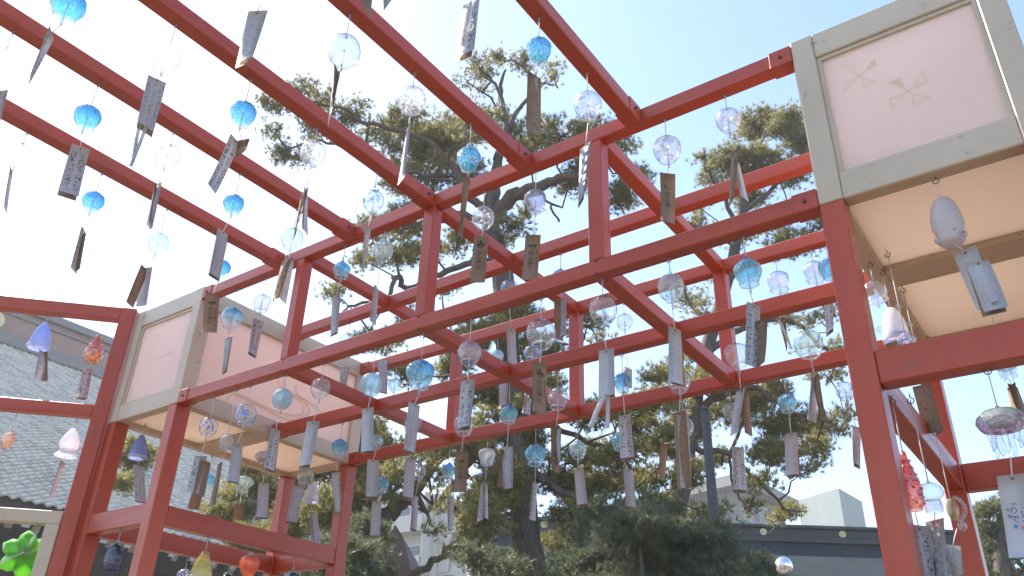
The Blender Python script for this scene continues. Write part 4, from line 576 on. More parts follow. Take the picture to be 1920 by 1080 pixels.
# ---------------------------------------------------------------- wind chimes
def tagmesh(p0, p1, wpx, kind, idx, org, back=False, wreal=.046):
    """one hanging paper strip from p0 (hole) to p1, as a thin slightly bent sheet, local to org"""
    p0, p1 = Vector(p0)-org, Vector(p1)-org; n = 6
    mid = (Vector(p0)+Vector(p1))/2+org; h = Vector((mid.x, mid.y, 0)).normalized()       # horizontal away from the viewer side
    side = Vector((h.y, -h.x, 0))
    W_ = max(wreal, wpx*1.0) if kind not in 'r' else max(.008, wpx)
    if kind == 'r': yaw0 = yaw1 = 0
    else:
        c = min(1, wpx/W_); yaw = math.acos(c)*(1 if idx % 2 else -1); tw_ = (((idx*29) % 11)/11-.5)*.5; yaw0, yaw1 = yaw*.9-tw_*.5, yaw*1.05+tw_
    bm = bmesh.new(); uvl = bm.loops.layers.uv.new('UVMap'); L_ = []; d = (p1-p0)
    bow = (.006+.013*((idx*37) % 10)/10)*(1 if (idx*13) % 3 else -1)
    for i in range(n+1):
        t = i/n; yw = yaw0+(yaw1-yaw0)*t
        s = side*math.cos(yw)+h*math.sin(yw); c = p0+d*t+(h*bow*math.sin(t*math.pi))+(h*.0025 if back else h*0)
        L_.append((c-s*W_/2, c+s*W_/2, t, s))
    th = .0006
    def grid(off, flip):
        V = [(bm.verts.new(a+off), bm.verts.new(b+off)) for a, b, t, s in L_]
        for i in range(n):
            q = [V[i][0], V[i][1], V[i+1][1], V[i+1][0]]; uvs = [(0, 1-L_[i][2]), (1, 1-L_[i][2]), (1, 1-L_[i+1][2]), (0, 1-L_[i+1][2])]
            if flip: q, uvs = q[::-1], uvs[::-1]
            f = bm.faces.new(q); f.smooth = True
            for lp, uv in zip(f.loops, uvs): lp[uvl].uv = uv
        return V
    nn = side.cross(d.normalized())
    A = grid(nn*th, False); B_ = grid(-nn*th, True)
    for i in range(n):
        for k in (0, 1):
            q = [A[i][k], A[i+1][k], B_[i+1][k], B_[i][k]]
            bm.faces.new(q if k == 0 else q[::-1])
    for i in (0, n): bm.faces.new([A[i][0], A[i][1], B_[i][1], B_[i][0]][::(1 if i == 0 else -1)])
    return bm, L_, h
_txt = {}
def text_mesh(body, size=1.0, spacing=1.0):
    key = (body, size, spacing)
    if key not in _txt:
        cu = bpy.data.curves.new('lettering', 'FONT'); cu.body = body; cu.size = size; cu.align_x = 'CENTER'; cu.space_line = spacing; cu.resolution_u = 3
        o = bpy.data.objects.new('lettering', cu); COL.objects.link(o); dg = bpy.context.evaluated_depsgraph_get(); dg.update()
        _txt[key] = bpy.data.meshes.new_from_object(o.evaluated_get(dg)); bpy.data.objects.remove(o); bpy.data.curves.remove(cu)
    return _txt[key]
def place_text(name, body, mat, par, top, down, right, size, spacing, lift):
    """print on a tag: text whose first line starts at top, running down"""
    me = text_mesh(body, 1.0, spacing).copy(); me.materials.clear(); me.materials.append(mat)
    z = right.cross(-down).normalized()
    Mx = Matrix.Translation(top+z*lift) @ Matrix((right.normalized(), (-down).normalized(), z)).transposed().to_4x4() @ Matrix.Scale(size, 4)
    me.transform(Mx); me.name = name
    return link(bpy.data.objects.new(name, me), par)
# bell profiles for unit diameter, bottom to top
def lipped(p): r, z = p[0]; return [(r*.93, z+.012), (r*.955, z-.012), (r*1.0, z-.016), (r*1.02, z-.002)]+p[1:]
PR = {
 'globe': lipped([(.31, -.47), (.35, -.42), (.43, -.30), (.485, -.14), (.5, .02), (.48, .18), (.42, .31), (.30, .42), (.15, .475), (.045, .49), (.045, .53), (0, .535)]),
 'tumbler': lipped([(.33, -.50), (.36, -.40), (.41, -.22), (.46, -.04), (.495, .12), (.48, .26), (.40, .36), (.26, .43), (.10, .46), (.04, .465), (.035, .50), (0, .505)]),
 'blue': lipped([(.33, -.52), (.315, -.46), (.34, -.40), (.40, -.28), (.47, -.12), (.50, .04), (.48, .18), (.41, .30), (.29, .40), (.16, .46), (.06, .50), (.04, .545), (0, .555)]),
 'point': lipped([(.33, -.50), (.32, -.44), (.37, -.32), (.45, -.14), (.50, .04), (.47, .18), (.38, .29), (.26, .40), (.13, .51), (.05, .585), (.03, .62), (0, .63)]),
 'spike': lipped([(.20, -.60), (.22, -.54), (.36, -.42), (.46, -.22), (.5, 0), (.47, .2), (.38, .35), (.22, .46), (.09, .51), (.065, .60), (.035, .72), (0, .80)]),
 'petal': lipped([(.42, -.50), (.38, -.40), (.42, -.22), (.48, -.02), (.48, .16), (.40, .32), (.26, .42), (.10, .47), (.04, .52), (0, .53)]),
}
MOD = {
 'blue': lambda th, t: 1+.035*math.sin(9*th)*(1 if t < .85 else 0)+(.05*math.sin(7*th) if t < .35 else 0),
 'point': lambda th, t: 1+.03*math.sin(8*th)*(1 if t < .8 else 0)+(.07*math.sin(6*th) if t < .3 else 0),
 'petal': lambda th, t: 1+(.16*math.sin(5*th)*(1-t)),
 'ribbed': lambda th, t: 1+.03*math.sin(18*th),
 'globe': lambda th, t: 1+.012*math.sin(3*th+1)+.01*math.sin(5*th),
}
SHAPE = {'blue': 'blue', 'bluecap': 'blue', 'point': 'point', 'pointbig': 'point', 'spike': 'spike', 'petal': 'petal', 'frost': 'tumbler', 'frostdark': 'tumbler', 'green': 'globe', 'greenspeck': 'globe'}
_bell = {}
def std_bell(style):
    sh = SHAPE.get(style, 'globe'); matk = {'pointbig': 'point', 'spike': 'aqua'}.get(style, style)
    key = (sh, matk, style == 'irid')
    if key not in _bell:
        bm = bmesh.new(); mod = MOD['ribbed'] if style == 'irid' else MOD.get(sh)
        add_lathe(bm, PR[sh], 32, mod)
        bm.faces.ensure_lookup_table()
        for f in bm.faces[:32*4]: f.material_index = 1
        me = bpy.data.meshes.new('glass_bell'); bm.normal_update(); bm.to_mesh(me); bm.free(); me.materials.append(G[matk]); me.materials.append(G['rim']); _bell[key] = me
    return _bell[key], PR[sh][-1][1], PR[sh][1][1]
def special(style, D, t):
    """one-off glass figures; returns (top z, bottom z) in metres; parts are children of t"""
    R = D/2
    def lathe(name, prof, mat, n=24, mod=None, M=None):
        bm = bmesh.new(); add_lathe(bm, [(r*D, z*D) for r, z in prof], n, mod, 0, M); return mobj(name, bm, mat, t, True)
    if style in ('fuji', 'fujiblue'):
        m = G['fujiblue'] if style == 'fujiblue' or D > .09 else G['white_m']
        lathe('glass_bell', lipped([(.46, -.62), (.45, -.50), (.41, -.2), (.34, .10), (.24, .38), (.12, .58), (.04, .66), (0, .68)]), m)
        lathe('rim_band', [(.462, -.63), (.485, -.60), (.47, -.50), (.455, -.49)], G['white_m'])
        bm = bmesh.new()
        for sx in (-1, 1): add_blob(bm, Vector((sx*.52*D, 0, -.18*D)), .10*D, 2, 0, (1.1, .7, 1))
        if style == 'fujiblue':
            for sx in (-1, 1): add_blob(bm, Vector((sx*.24*D, 0, .66*D)), .09*D, 2, 0, (1.2, .6, .9))
        mobj('glass_ears', bm, G['clear'], t); return .68*D, -.62*D
    if style in ('koi', 'koired'):
        m = G['orange'] if style == 'koi' else G['red']
        k = 1.0 if style == 'koi' else 1.55
        lathe('glass_bell', lipped([(.34*1, -.75*k), (.42, -.55*k), (.47, -.3*k), (.42, -.02*k), (.33, .25*k), (.22, .5*k), (.14, .72*k), (.12, .85*k), (.04, .9*k), (0, .91*k)]), m, 20, lambda th, tt: 1+.05*math.sin(6*th+tt*16))
        bm = bmesh.new()
        for i in range(7):
            for j in range(6):
                th = 2*math.pi*(j+.5*(i % 2))/6; z = (-.6+.2*i)*k*D; r = [.42, .46, .45, .40, .33, .26, .19][i]*D
                add_blob(bm, Vector((r*math.cos(th), r*math.sin(th), z)), .085*D, 1, 0, (1, 1, .8))
        mobj('glass_scales', bm, m, t)
        if style == 'koired':
            lathe('glass_collar', [(.40, -.02), (.46, .05), (.40, .22), (.33, .24)], G['clear'], 20)
        return .9*k*D, -.75*k*D
    if style == 'squid':
        lathe('glass_bell', [(.02, -.30), (.36, -.30), (.44, -.14), (.42, .06), (.30, .34), (.14, .58), (.03, .68), (0, .69)], G['white_m'], 24, lambda th, tt: 1+.06*math.cos(2*th))
        lathe('glass_skirt', [(.50, -.62), (.42, -.55), (.28, -.38), (.26, -.31)], G['frost'], 30, lambda th, tt: 1+.09*math.sin(10*th)*(1-tt)); return .69*D, -.6*D
    if style == 'shell':
        bm = bmesh.new(); add_blob(bm, Vector((0, 0, 0)), .40*D, 3, 0, (1, .55, .85)); mobj('glass_bell', bm, G['peach'], t)
        bm = bmesh.new()
        for i in range(14):
            th = 2*math.pi*i/14; c = Vector((.42*D*math.cos(th), 0, .36*D*math.sin(th))); add_tube(bm, [c, c*1.28], [.035*D, .012*D], 6)
        mobj('glass_spines', bm, G['orange'], t); return .46*D, -.46*D
    if style == 'leafflower':
        bm = bmesh.new()
        f_az = math.atan2(-t.location.x, t.location.y)   # face toward the walkway
        Rz = Matrix.Rotation(f_az, 4, 'Z')
        for i in range(6):
            a = math.radians(90+60*i+8); prof = [(0, .10), (.12, .17), (.28, .20), (.42, .14), (.52, .0)]
            L_ = []
            for (r, w) in prof:
                c = Vector((r*math.cos(a), -.10+.35*r, r*math.sin(a)))*D; s = Vector((-math.sin(a), 0, math.cos(a)))*w*D; bulge = Vector((0, -.06*D if w > .05 else 0, 0))
                L_.append([bm.verts.new(Rz @ (c-s)), bm.verts.new(Rz @ (c+bulge)), bm.verts.new(Rz @ (c+s))])
            for A, B_ in zip(L_, L_[1:]):
                for k in (0, 1):
                    f = bm.faces.new((A[k], A[k+1], B_[k+1], B_[k])); f.smooth = True
        bmesh.ops.remove_doubles(bm, verts=bm.verts, dist=1e-5)
        bmesh.ops.solidify(bm, geom=bm.faces[:], thickness=.006)
        mobj('glass_petals', bm, G['leaf'], t, True)
        bm = bmesh.new(); add_blob(bm, Rz @ Vector((0, -.17*D, 0)), .06*D, 2); mobj('glass_centre', bm, G['clear'], t)
        bm = bmesh.new(); add_tube(bm, [Rz @ Vector((.12*D, -.24*D, .62*D)), Rz @ Vector((-.03*D, -.2*D, 0))], .006, 6); add_tube(bm, [Rz @ Vector((-.05*D, -.25*D, -.0)), Rz @ Vector((-.55*D, -.35*D, -.35*D))], .006, 6); mobj('glass_rods', bm, G['calyx'], t)
        return .55*D, -.5*D
    if style == 'eggplant':
        lathe('glass_bell', lipped([(.36, -.70), (.42, -.55), (.49, -.25), (.46, .05), (.36, .32), (.22, .48), (.08, .54), (0, .55)]), G['navy'])
        bm = bmesh.new()
        for i in range(5):
            a = 2*math.pi*i/5; add_tube(bm, [Vector((0, 0, .56*D)), Vector((.22*D*math.cos(a), .22*D*math.sin(a), .55*D)), Vector((.36*D*math.cos(a), .36*D*math.sin(a), .40*D))], [.09*D, .08*D, .02*D], 6)
        add_tube(bm, [Vector((.05*D, 0, .55*D)), Vector((.06*D, 0, .95*D))], [.05*D, .02*D], 6); add_tube(bm, [Vector((-.05*D, 0, .55*D)), Vector((-.05*D, 0, .88*D))], [.05*D, .02*D], 6)
        mobj('glass_calyx', bm, G['calyx'], t); return .95*D, -.7*D
    if style == 'tomato':
        lathe('glass_bell', lipped([(.22, -.62), (.24, -.52), (.36, -.38), (.48, -.12), (.50, .08), (.42, .28), (.22, .40), (.06, .42), (0, .42)]), G['tomato'])
        bm = bmesh.new(); add_tube(bm, [Vector((0, 0, .40*D)), Vector((0, 0, .55*D)), Vector((0, 0, .74*D))], [.20*D, .10*D, .03*D], 8)
        add_tube(bm, [Vector((0, 0, .44*D)), Vector((.34*D, .1*D, .36*D))], [.1*D, .03*D], 6); mobj('glass_calyx', bm, G['calyx'], t); return .74*D, -.6*D
    if style == 'pear':
        lathe('glass_bell', lipped([(.46, -.75), (.48, -.60), (.47, -.35), (.40, -.05), (.30, .25), (.20, .48), (.12, .60), (.04, .64), (0, .65)]), G['yellow'])
        lathe('rim_band', [(.47, -.5), (.50, -.48), (.49, -.42), (.465, -.41)], G['clear']); return .65*D, -.75*D
    if style in ('dome', 'dome2'):
        lathe('glass_bell', [(.02, -.28), (.30, -.26), (.46, -.14), (.50, .02), (.44, .22), (.30, .36), (.12, .43), (0, .44)], G['violet'] if style == 'dome' else G['clear'], 24, lambda th, tt: 1+.03*math.sin(7*th))
        if style == 'dome2':
            lathe('glass_skirt', [(.30, -.78), (.34, -.6), (.32, -.4), (.30, -.28)], G['frost'], 24, lambda th, tt: 1+.12*math.sin(9*th))
        bm = bmesh.new(); add_blob(bm, Vector((0, 0, .48*D)), .07*D, 2); mobj('glass_knob', bm, G['clear'], t); return .5*D, -.3*D if style == 'dome' else -.78*D
    if style in ('jelly', 'jellyirid', 'pinkjelly'):
        m = {'jelly': G['aqua'], 'jellyirid': G['jellyirid'], 'pinkjelly': G['frost_pink']}[style]
        lathe('glass_bell', [(.02, -.16), (.30, -.18), (.44, -.13), (.50, .0), (.46, .14), (.34, .25), (.16, .31), (.05, .33), (.04, .38), (0, .39)], m, 28, lambda th, tt: 1+.03*math.sin(8*th))
        if style == 'jellyirid':
            lathe('glass_swirl', [(.02, -.05), (.22, -.06), (.30, .02), (.2, .12), (0, .14)], G['green'], 16)
        bm = bmesh.new(); nt_n = 8 if style != 'jellyirid' else 7
        for i in range(nt_n):
            a = 2*math.pi*(i+.3)/nt_n; r = (.24 if i % 2 else .32)*D; ln = (.62 if style != 'pinkjelly' else .3)*D*(1 if i % 2 else .85)
            pts = [Vector((r*math.cos(a)*(1+.12*math.sin(k*1.7+i)), r*math.sin(a)*(1+.12*math.cos(k*1.3+i)), -.13*D-ln*k/6)) for k in range(7)]
            add_tube(bm, pts, [.05*D, .065*D, .055*D, .065*D, .05*D, .055*D, .02*D], 7)
        mobj('glass_tentacles', bm, G['clear'] if style != 'pinkjelly' else G['frost_pink'], t, True); return .39*D, -.75*D
    if style == 'penguin':
        lathe('glass_bell', [(.02, -.90), (.32, -.96), (.42, -.82), (.38, -.62), (.40, -.52), (.50, -.2), (.48, .2), (.40, .6), (.27, .85), (.10, .97), (.03, 1.02), (0, 1.03)], G['frost_pink'], 28, lambda th, tt: 1+.05*math.sin(2*th+tt*4))
        bm = bmesh.new()
        for sx in (-1, 1): add_blob(bm, Vector((sx*.40*D, -.1*D, -.70*D)), .16*D, 2, 0, (.8, .7, 1))
        mobj('glass_fins', bm, G['frost_pink'], t, True)
        bm = bmesh.new()
        for sx in (-1, 1): add_blob(bm, Vector((.30*D+.12*D*sx, -.32*D, (-.66-.1*sx)*D)), .035*D, 1)
        mobj('eyes', bm, M_ink, t); return 1.03*D, -.95*D
    if style == 'rabbit':
        lathe('glass_bell', lipped([(.46, -.72), (.46, -.6), (.43, -.3), (.38, .05), (.28, .38), (.14, .58), (0, .64)]), G['white_m'])
        lathe('glass_collar', [(.40, -.70), (.43, -.66), (.44, -.50), (.41, -.47)], G['fujiblue'])
        bm = bmesh.new(); add_blob(bm, Vector((.28*D, 0, .60*D)), .11*D, 2); add_blob(bm, Vector((.52*D, 0, -.18*D)), .12*D, 2); add_blob(bm, Vector((-.50*D, 0, -.12*D)), .11*D, 2); mobj('glass_ears', bm, G['clear'], t); return .64*D, -.72*D
    if style == 'goldfish':
        bm = bmesh.new(); add_blob(bm, Vector((0, 0, 0)), .42*D, 3, 0, (.62, .6, 1.25)); mobj('glass_bell', bm, G['gold'], t)
        bm = bmesh.new()
        for i in range(9):
            a = math.radians(-70+17*i); add_blob(bm, Vector((.52*D*math.cos(a), 0, .56*D*math.sin(a))), .11*D, 2)
        add_blob(bm, Vector((.25*D, 0, -.78*D)), .26*D, 2, 0, (.8, .6, 1.1)); mobj('glass_fins', bm, G['clear'], t); return .53*D, -.9*D
HOLD = {}
def make_chime(row, label, group, cat='wind chime'):
    idx, style, beam, pos, D, ztop, tags = row
    c = Vector(pos); t = empty('wind_chime', c); tag(t, label, cat, group)
    rr = random.Random(idx)
    tilt = (rr.uniform(-.10, .10), rr.uniform(-.10, .10), rr.uniform(0, 6.28))
    if style in STD:
        me, ztp, zbt = std_bell(style); b = bpy.data.objects.new('glass_bell', me); link(b, t); b.scale = (D, D, D); b.rotation_euler = tilt; ztp *= D; zbt *= D
    else: ztp, zbt = special(style, D, t)
    hz = ztop-c.z
    bm = bmesh.new(); add_tube(bm, [(0, 0, ztp-.004), (0, 0, max(ztp+.004, hz-.008))], .0014, 5)
    mobj('string', bm, M_string, t)
    if tags:
        bm = bmesh.new()
        tp = min((Vector(q[1])-c for q in tags if q[0] != 'r'), key=lambda v: -v.z)
        cl = zbt-.35*D if style in STD else zbt
        add_tube(bm, [(0, 0, cl), (tp.x*.6, tp.y*.6, cl+(tp.z-cl)*.6), (tp.x, tp.y, tp.z-.004)], .0013, 5)
        mobj('tag_string', bm, M_string, t)
    bm = bmesh.new(); pts = [Vector((.007*math.sin(a), 0, hz-.010+.007*math.cos(a))) for a in [k*math.pi/5 for k in range(0, 10)]]; add_tube(bm, pts, .0013, 5); add_tube(bm, [(0, 0, hz-.003), (0, 0, hz+.006)], .0015, 5); mobj('hook', bm, M_hook, t)
    if style in STD:
        bm = bmesh.new(); add_tube(bm, [(0, 0, .05*D), (.02*D, 0, zbt-.33*D)], [.0026, .0036], 8); mobj('clapper', bm, G['frost'], t)
    for j, (kind, p0, p1, w) in enumerate(tags):
        bm, L_, h = tagmesh(p0, p1, w, kind, idx+j, c, False, .052 if kind in 'DW' else .046)
        if kind in 'wWD':
            m = [M_w1, M_w2, M_w3][idx % 3] if kind == 'w' else M_w3p
            if idx in (12, 52, 73, 53): m = M_w2
            o = mobj('paper_tag', bm, m, t)
            if not any(q[0] in 'kK' for q in tags) and kind == 'w' and w > .02:
                # every sheet has a kraft card behind it
                sft = Vector((rr.uniform(-.006, .006), rr.uniform(-.002, .004), -.004+rr.uniform(-.006, .002)))
                b2, _, _ = tagmesh(Vector(p0)+h*.004, Vector(p1)+h*.010+sft, w, 'k', idx+j, c, True); mobj('card_tag', b2, M_k2, t)
        elif kind in 'kK': o = mobj('card_tag', bm, M_k2 if kind == 'K' else M_k, t)
        else: o = mobj('ribbon', bm, M_w3p, t)
        a, b = (L_[0][0]+L_[0][1])/2, (L_[-1][0]+L_[-1][1])/2; dn = (b-a); ln = dn.length; dn.normalize(); rt = (L_[3][3]); rt = (rt-dn*rt.dot(dn)).normalized()
        bowc = (L_[3][0]+L_[3][1])/2-(a+b)/2
        if kind in 'kKwWD' and w > .02:                    # punched hole
            hb = bmesh.new(); zz = rt.cross(-dn); hc = a+dn*.008+zz*.0022+bowc*.15
            vs = [hb.verts.new(hc+(rt*math.cos(k*math.pi/4)+dn*math.sin(k*math.pi/4))*.0028) for k in range(8)]; hb.faces.new(vs); mobj('eyelet', hb, M_inkg, o)
        if kind == 'K':
            zz = rt.cross(-dn)
            place_text('lettering', '白\n山\n神\n社', M_ink, o, a+dn*(ln*.42)+bowc*1.0+rt*(-.002), dn, rt, .0185, 1.02, .0035)
            hb = bmesh.new(); hc = a+dn*(ln*.20)+bowc*.8+zz*.0032
            for k in range(3):
                q = hc+(rt*math.cos(k*2.094+.5)+dn*math.sin(k*2.094+.5))*.0062; vs = [hb.verts.new(q+(rt*math.cos(i*math.pi/5)+dn*math.sin(i*math.pi/5))*.0052) for i in range(10)]; hb.faces.new(vs)
            for i in range(20):
                a0, a1 = 2*math.pi*i/20, 2*math.pi*(i+1)/20
                hb.faces.new([hb.verts.new(hc+(rt*math.cos(x)+dn*math.sin(x))*r) for x, r in ((a0, .0125), (a1, .0125), (a1, .0142), (a0, .0142))])
            for i in range(9):
                q = a+dn*(ln*.34+i*ln*.045)+rt*.0155+bowc+zz*.0034; hb.faces.new([hb.verts.new(q+rt*x+dn*y) for x, y in ((-.002, 0), (.002, .0006), (.0016, .0034), (-.0016, .003))])
            mobj('crest_print', hb, M_ink, o)
        if kind == 'D':
            zz = rt.cross(-dn)
            place_text('lettering', 'お\nな\nり\nで', M_inkg, o, a+dn*(ln*.25)+rt*(-.006)+bowc, dn, rt, .016, 1.0, .003)
            place_text('lettering', 'だ\nり\nい\nて', M_inkg, o, a+dn*(ln*.27)+rt*.012+bowc, dn, rt, .018, 1.0, .003)
            for (u, v, cc) in ((-.35, .07, 'b'), (-.05, .08, 'g'), (.18, .075, 'r'), (-.14, .62, 'b'), (.1, .63, 'r'), (-.3, .42, 'g'), (-.28, .5, 'b')):
                hb = bmesh.new(); hc = a+dn*(ln*v)+rt*(u*.052)+bowc*.8+zz*.003
                hb.faces.new([hb.verts.new(hc+(rt*math.cos(k*math.pi/6)+dn*math.sin(k*math.pi/6))*.0036) for k in range(12)]); mobj('ink_dot', hb, M_dot[cc], o)
    return t
M_w3p = paper('white_paper_plain', WHITE, (.3, .3, .4), (10, 30), 2, .7, .3)
M_dot = {'b': painted('blue_ink', (.12, .18, .32), (.16, .22, .36), .6, 0), 'r': painted('red_ink', (.55, .16, .18), (.6, .2, .2), .6, 0), 'g': painted('green_ink', (.16, .26, .22), (.2, .3, .26), .6, 0)}
STD = set(['clear', 'blue', 'point', 'pointbig', 'bluecap', 'frost', 'frostdark', 'engraved', 'speckle', 'dotted', 'white', 'flower', 'violet', 'aqua', 'green', 'greenspeck', 'bluedot', 'opaque', 'irid', 'petal', 'spike'])
LOOK = {'clear': 'clear glass chime', 'blue': 'bright blue glass chime', 'point': 'peaked teal blue glass chime', 'pointbig': 'large peaked deep blue glass chime', 'bluecap': 'clear glass chime with a blue cap',
 'frost': 'frosted white glass chime', 'frostdark': 'frosted slate glass chime', 'engraved': 'engraved clear glass chime', 'speckle': 'white speckled glass chime', 'dotted': 'white patterned glass chime', 'white': 'clear glass chime with white flowers',
 'flower': 'glass chime painted with orange flowers', 'violet': 'glass chime with violet flowers', 'aqua': 'pale aqua glass chime', 'green': 'pale green glass chime', 'greenspeck': 'sea green speckled glass chime', 'bluedot': 'clear glass chime with blue patches',
 'opaque': 'milky pale blue glass chime', 'irid': 'ribbed iridescent glass chime', 'petal': 'lobed lavender glass chime', 'spike': 'aqua glass globe chime with a spiked top'}
BEAM = {'nearA': 'first overhead beam from left', 'nearB': 'second overhead beam from left', 'nearC': 'third overhead beam from left', 'nearD': 'fourth overhead beam from left', 'nearE': 'fifth overhead beam from left',
 'T1': 'front upper crossbeam', 'T2': 'middle upper crossbeam', 'T3': 'rear upper crossbeam', 'M1': 'front lower crossbeam', 'M2': 'middle lower crossbeam', 'M3': 'rear lower crossbeam'}
SPLAB = {27: 'blue cone chime with white rim under the top rail of the angled screen', 28: 'scaly orange fish chime under the top rail of the angled screen', 29: 'frosted white squid chime under the screen\'s middle rail', 30: 'spiny peach shell chime at the left edge under the screen\'s middle rail',
 31: 'green glass flower chime in the beige lower frame of the screen', 32: 'navy eggplant chime between the two left front posts', 33: 'blue cone chime with clear ears beside the left bay post', 39: 'small peaked teal chime inside the left bay above the jellyfish',
 40: 'clear jellyfish chime with short tentacles inside the left bay', 41: 'shell pink jellyfish chime behind a white tag in the left bay', 42: 'pale green globe chime beside a white cone chime in the left bay', 43: 'white cone chime with clear ears at the back of the left bay',
 45: 'yellow pear chime under the lower rail of the left bay', 46: 'orange tomato chime with a pale stem under the left bay rail', 47: 'violet dome chime beside the yellow pear chime', 48: 'dark navy chime between the yellow pear and orange tomato chimes', 49: 'navy eggplant chime with green stem right of the orange tomato chime',
 97: 'iridescent jellyfish chime above a tag with coloured dots', 98: 'frosted white seal shaped chime hanging under the right panel box', 99: 'lobed clear chime beside the right front post', 100: 'white cone chime with clear glass balls behind the right front post', 101: 'small violet flowered chime right of the white cone chime with balls',
 102: 'clear chime with a kraft card behind the right bay rail', 103: 'red fish chime beside the right front post', 104: 'clear octopus dome chime beside the red fish chime', 105: 'amber and clear sea turtle chime in the right bay', 106: 'clear jellyfish chime half hidden behind the right bay rail', 109: 'lobed lavender chime behind the kraft card at the right post'}
ORD = ['first', 'second', 'third', 'fourth', 'fifth', 'sixth', 'seventh', 'eighth', 'ninth', 'tenth', 'eleventh', 'twelfth', 'thirteenth']
bybeam = {}
for r in CHIMES: bybeam.setdefault(r[2], []).append(r)
for bname, rows_ in bybeam.items():
    if bname == 'sp':
        for r in rows_:
            if r[0] in SPLAB: make_chime(r, SPLAB[r[0]], 'figure wind chimes on the side bays and screen')
        continue
    near = bname.startswith('near'); rows_.sort(key=lambda r: r[3][1] if near else r[3][0])
    for k, r in enumerate(rows_):
        where = ('%s from camera, %s' if near else '%s from left, %s') % (ORD[k], BEAM[bname])
        make_chime(r, LOOK[r[1]]+', '+where, 'glass chimes hung from the pergola beams')
# ---------------------------------------------------------------- mirrored garden ball on a stake
gb = empty('mirror_ball', (-1.632, 5.002, 0)); tag(gb, 'mirrored silver ball on a thin stake before the dark hall roof', 'garden ball')
bm = bmesh.new(); add_blob(bm, Vector((0, 0, 2.448)), .052, 4); mobj('ball', bm, M_mirror, gb, True)
bm = bmesh.new(); add_tube(bm, [(0, 0, 0), (0, 0, 2.40)], .006, 8); mobj('stake', bm, M_hook, gb)
# ---------------------------------------------------------------- pines
def foliage(pads, rng, org, size, dens, blades, flat=.55):
    """needle tufts gathered in small clumps inside each pad; returns verts, faces, clump centres"""
    V = []; clumps = []
    for (x, y, z, rx, ry, den) in pads:
        area = math.pi*rx*ry; nc = max(2, int(area/(size*size*.50)*den))
        for _ in range(nc):
            u = rng.normal(size=3); u /= np.linalg.norm(u); u *= rng.uniform(.25, 1)**.5
            c = np.array((x, y, z))+u*np.array((rx, rx*.8, ry)); clumps.append((c, (x, y, z-ry*.4)))
            nt = int(dens*rng.uniform(.6, 1.3))
            cc = c+rng.normal(size=(nt, 3))*np.array((size*.75, size*.75, size*flat*.6))
            axis = rng.normal(size=(nt, 3))*.55+np.array((0, 0, .75))+u*.5
            axis /= np.linalg.norm(axis, axis=1)[:, None]
            V.append((cc, axis))
    C_ = np.concatenate([a for a, b in V]); A_ = np.concatenate([b for a, b in V]); T = len(C_)
    C_ = np.repeat(C_, blades, 0); A_ = np.repeat(A_, blades, 0)
    d = A_+rng.normal(size=A_.shape)*.55; d /= np.linalg.norm(d, axis=1)[:, None]
    s = np.cross(d, rng.normal(size=d.shape)); s /= np.linalg.norm(s, axis=1)[:, None]
    ln = size*rng.uniform(.55, 1.1, size=(len(C_), 1)); w = size*.042
    P = np.stack([C_-s*w, C_+s*w, C_+d*ln], 1).reshape(-1, 3)-np.array(org)
    return P, clumps
def tri_mesh(name, P, mat, parent):
    n = len(P); me = bpy.data.meshes.new(name); me.vertices.add(n); me.vertices.foreach_set('co', P.astype(np.float32).ravel())
    me.loops.add(n); me.loops.foreach_set('vertex_index', np.arange(n, dtype=np.int32)); me.polygons.add(n//3)
    me.polygons.foreach_set('loop_start', np.arange(0, n, 3, dtype=np.int32)); me.update(calc_edges=True); me.materials.append(mat)
    return link(bpy.data.objects.new(name, me), parent)
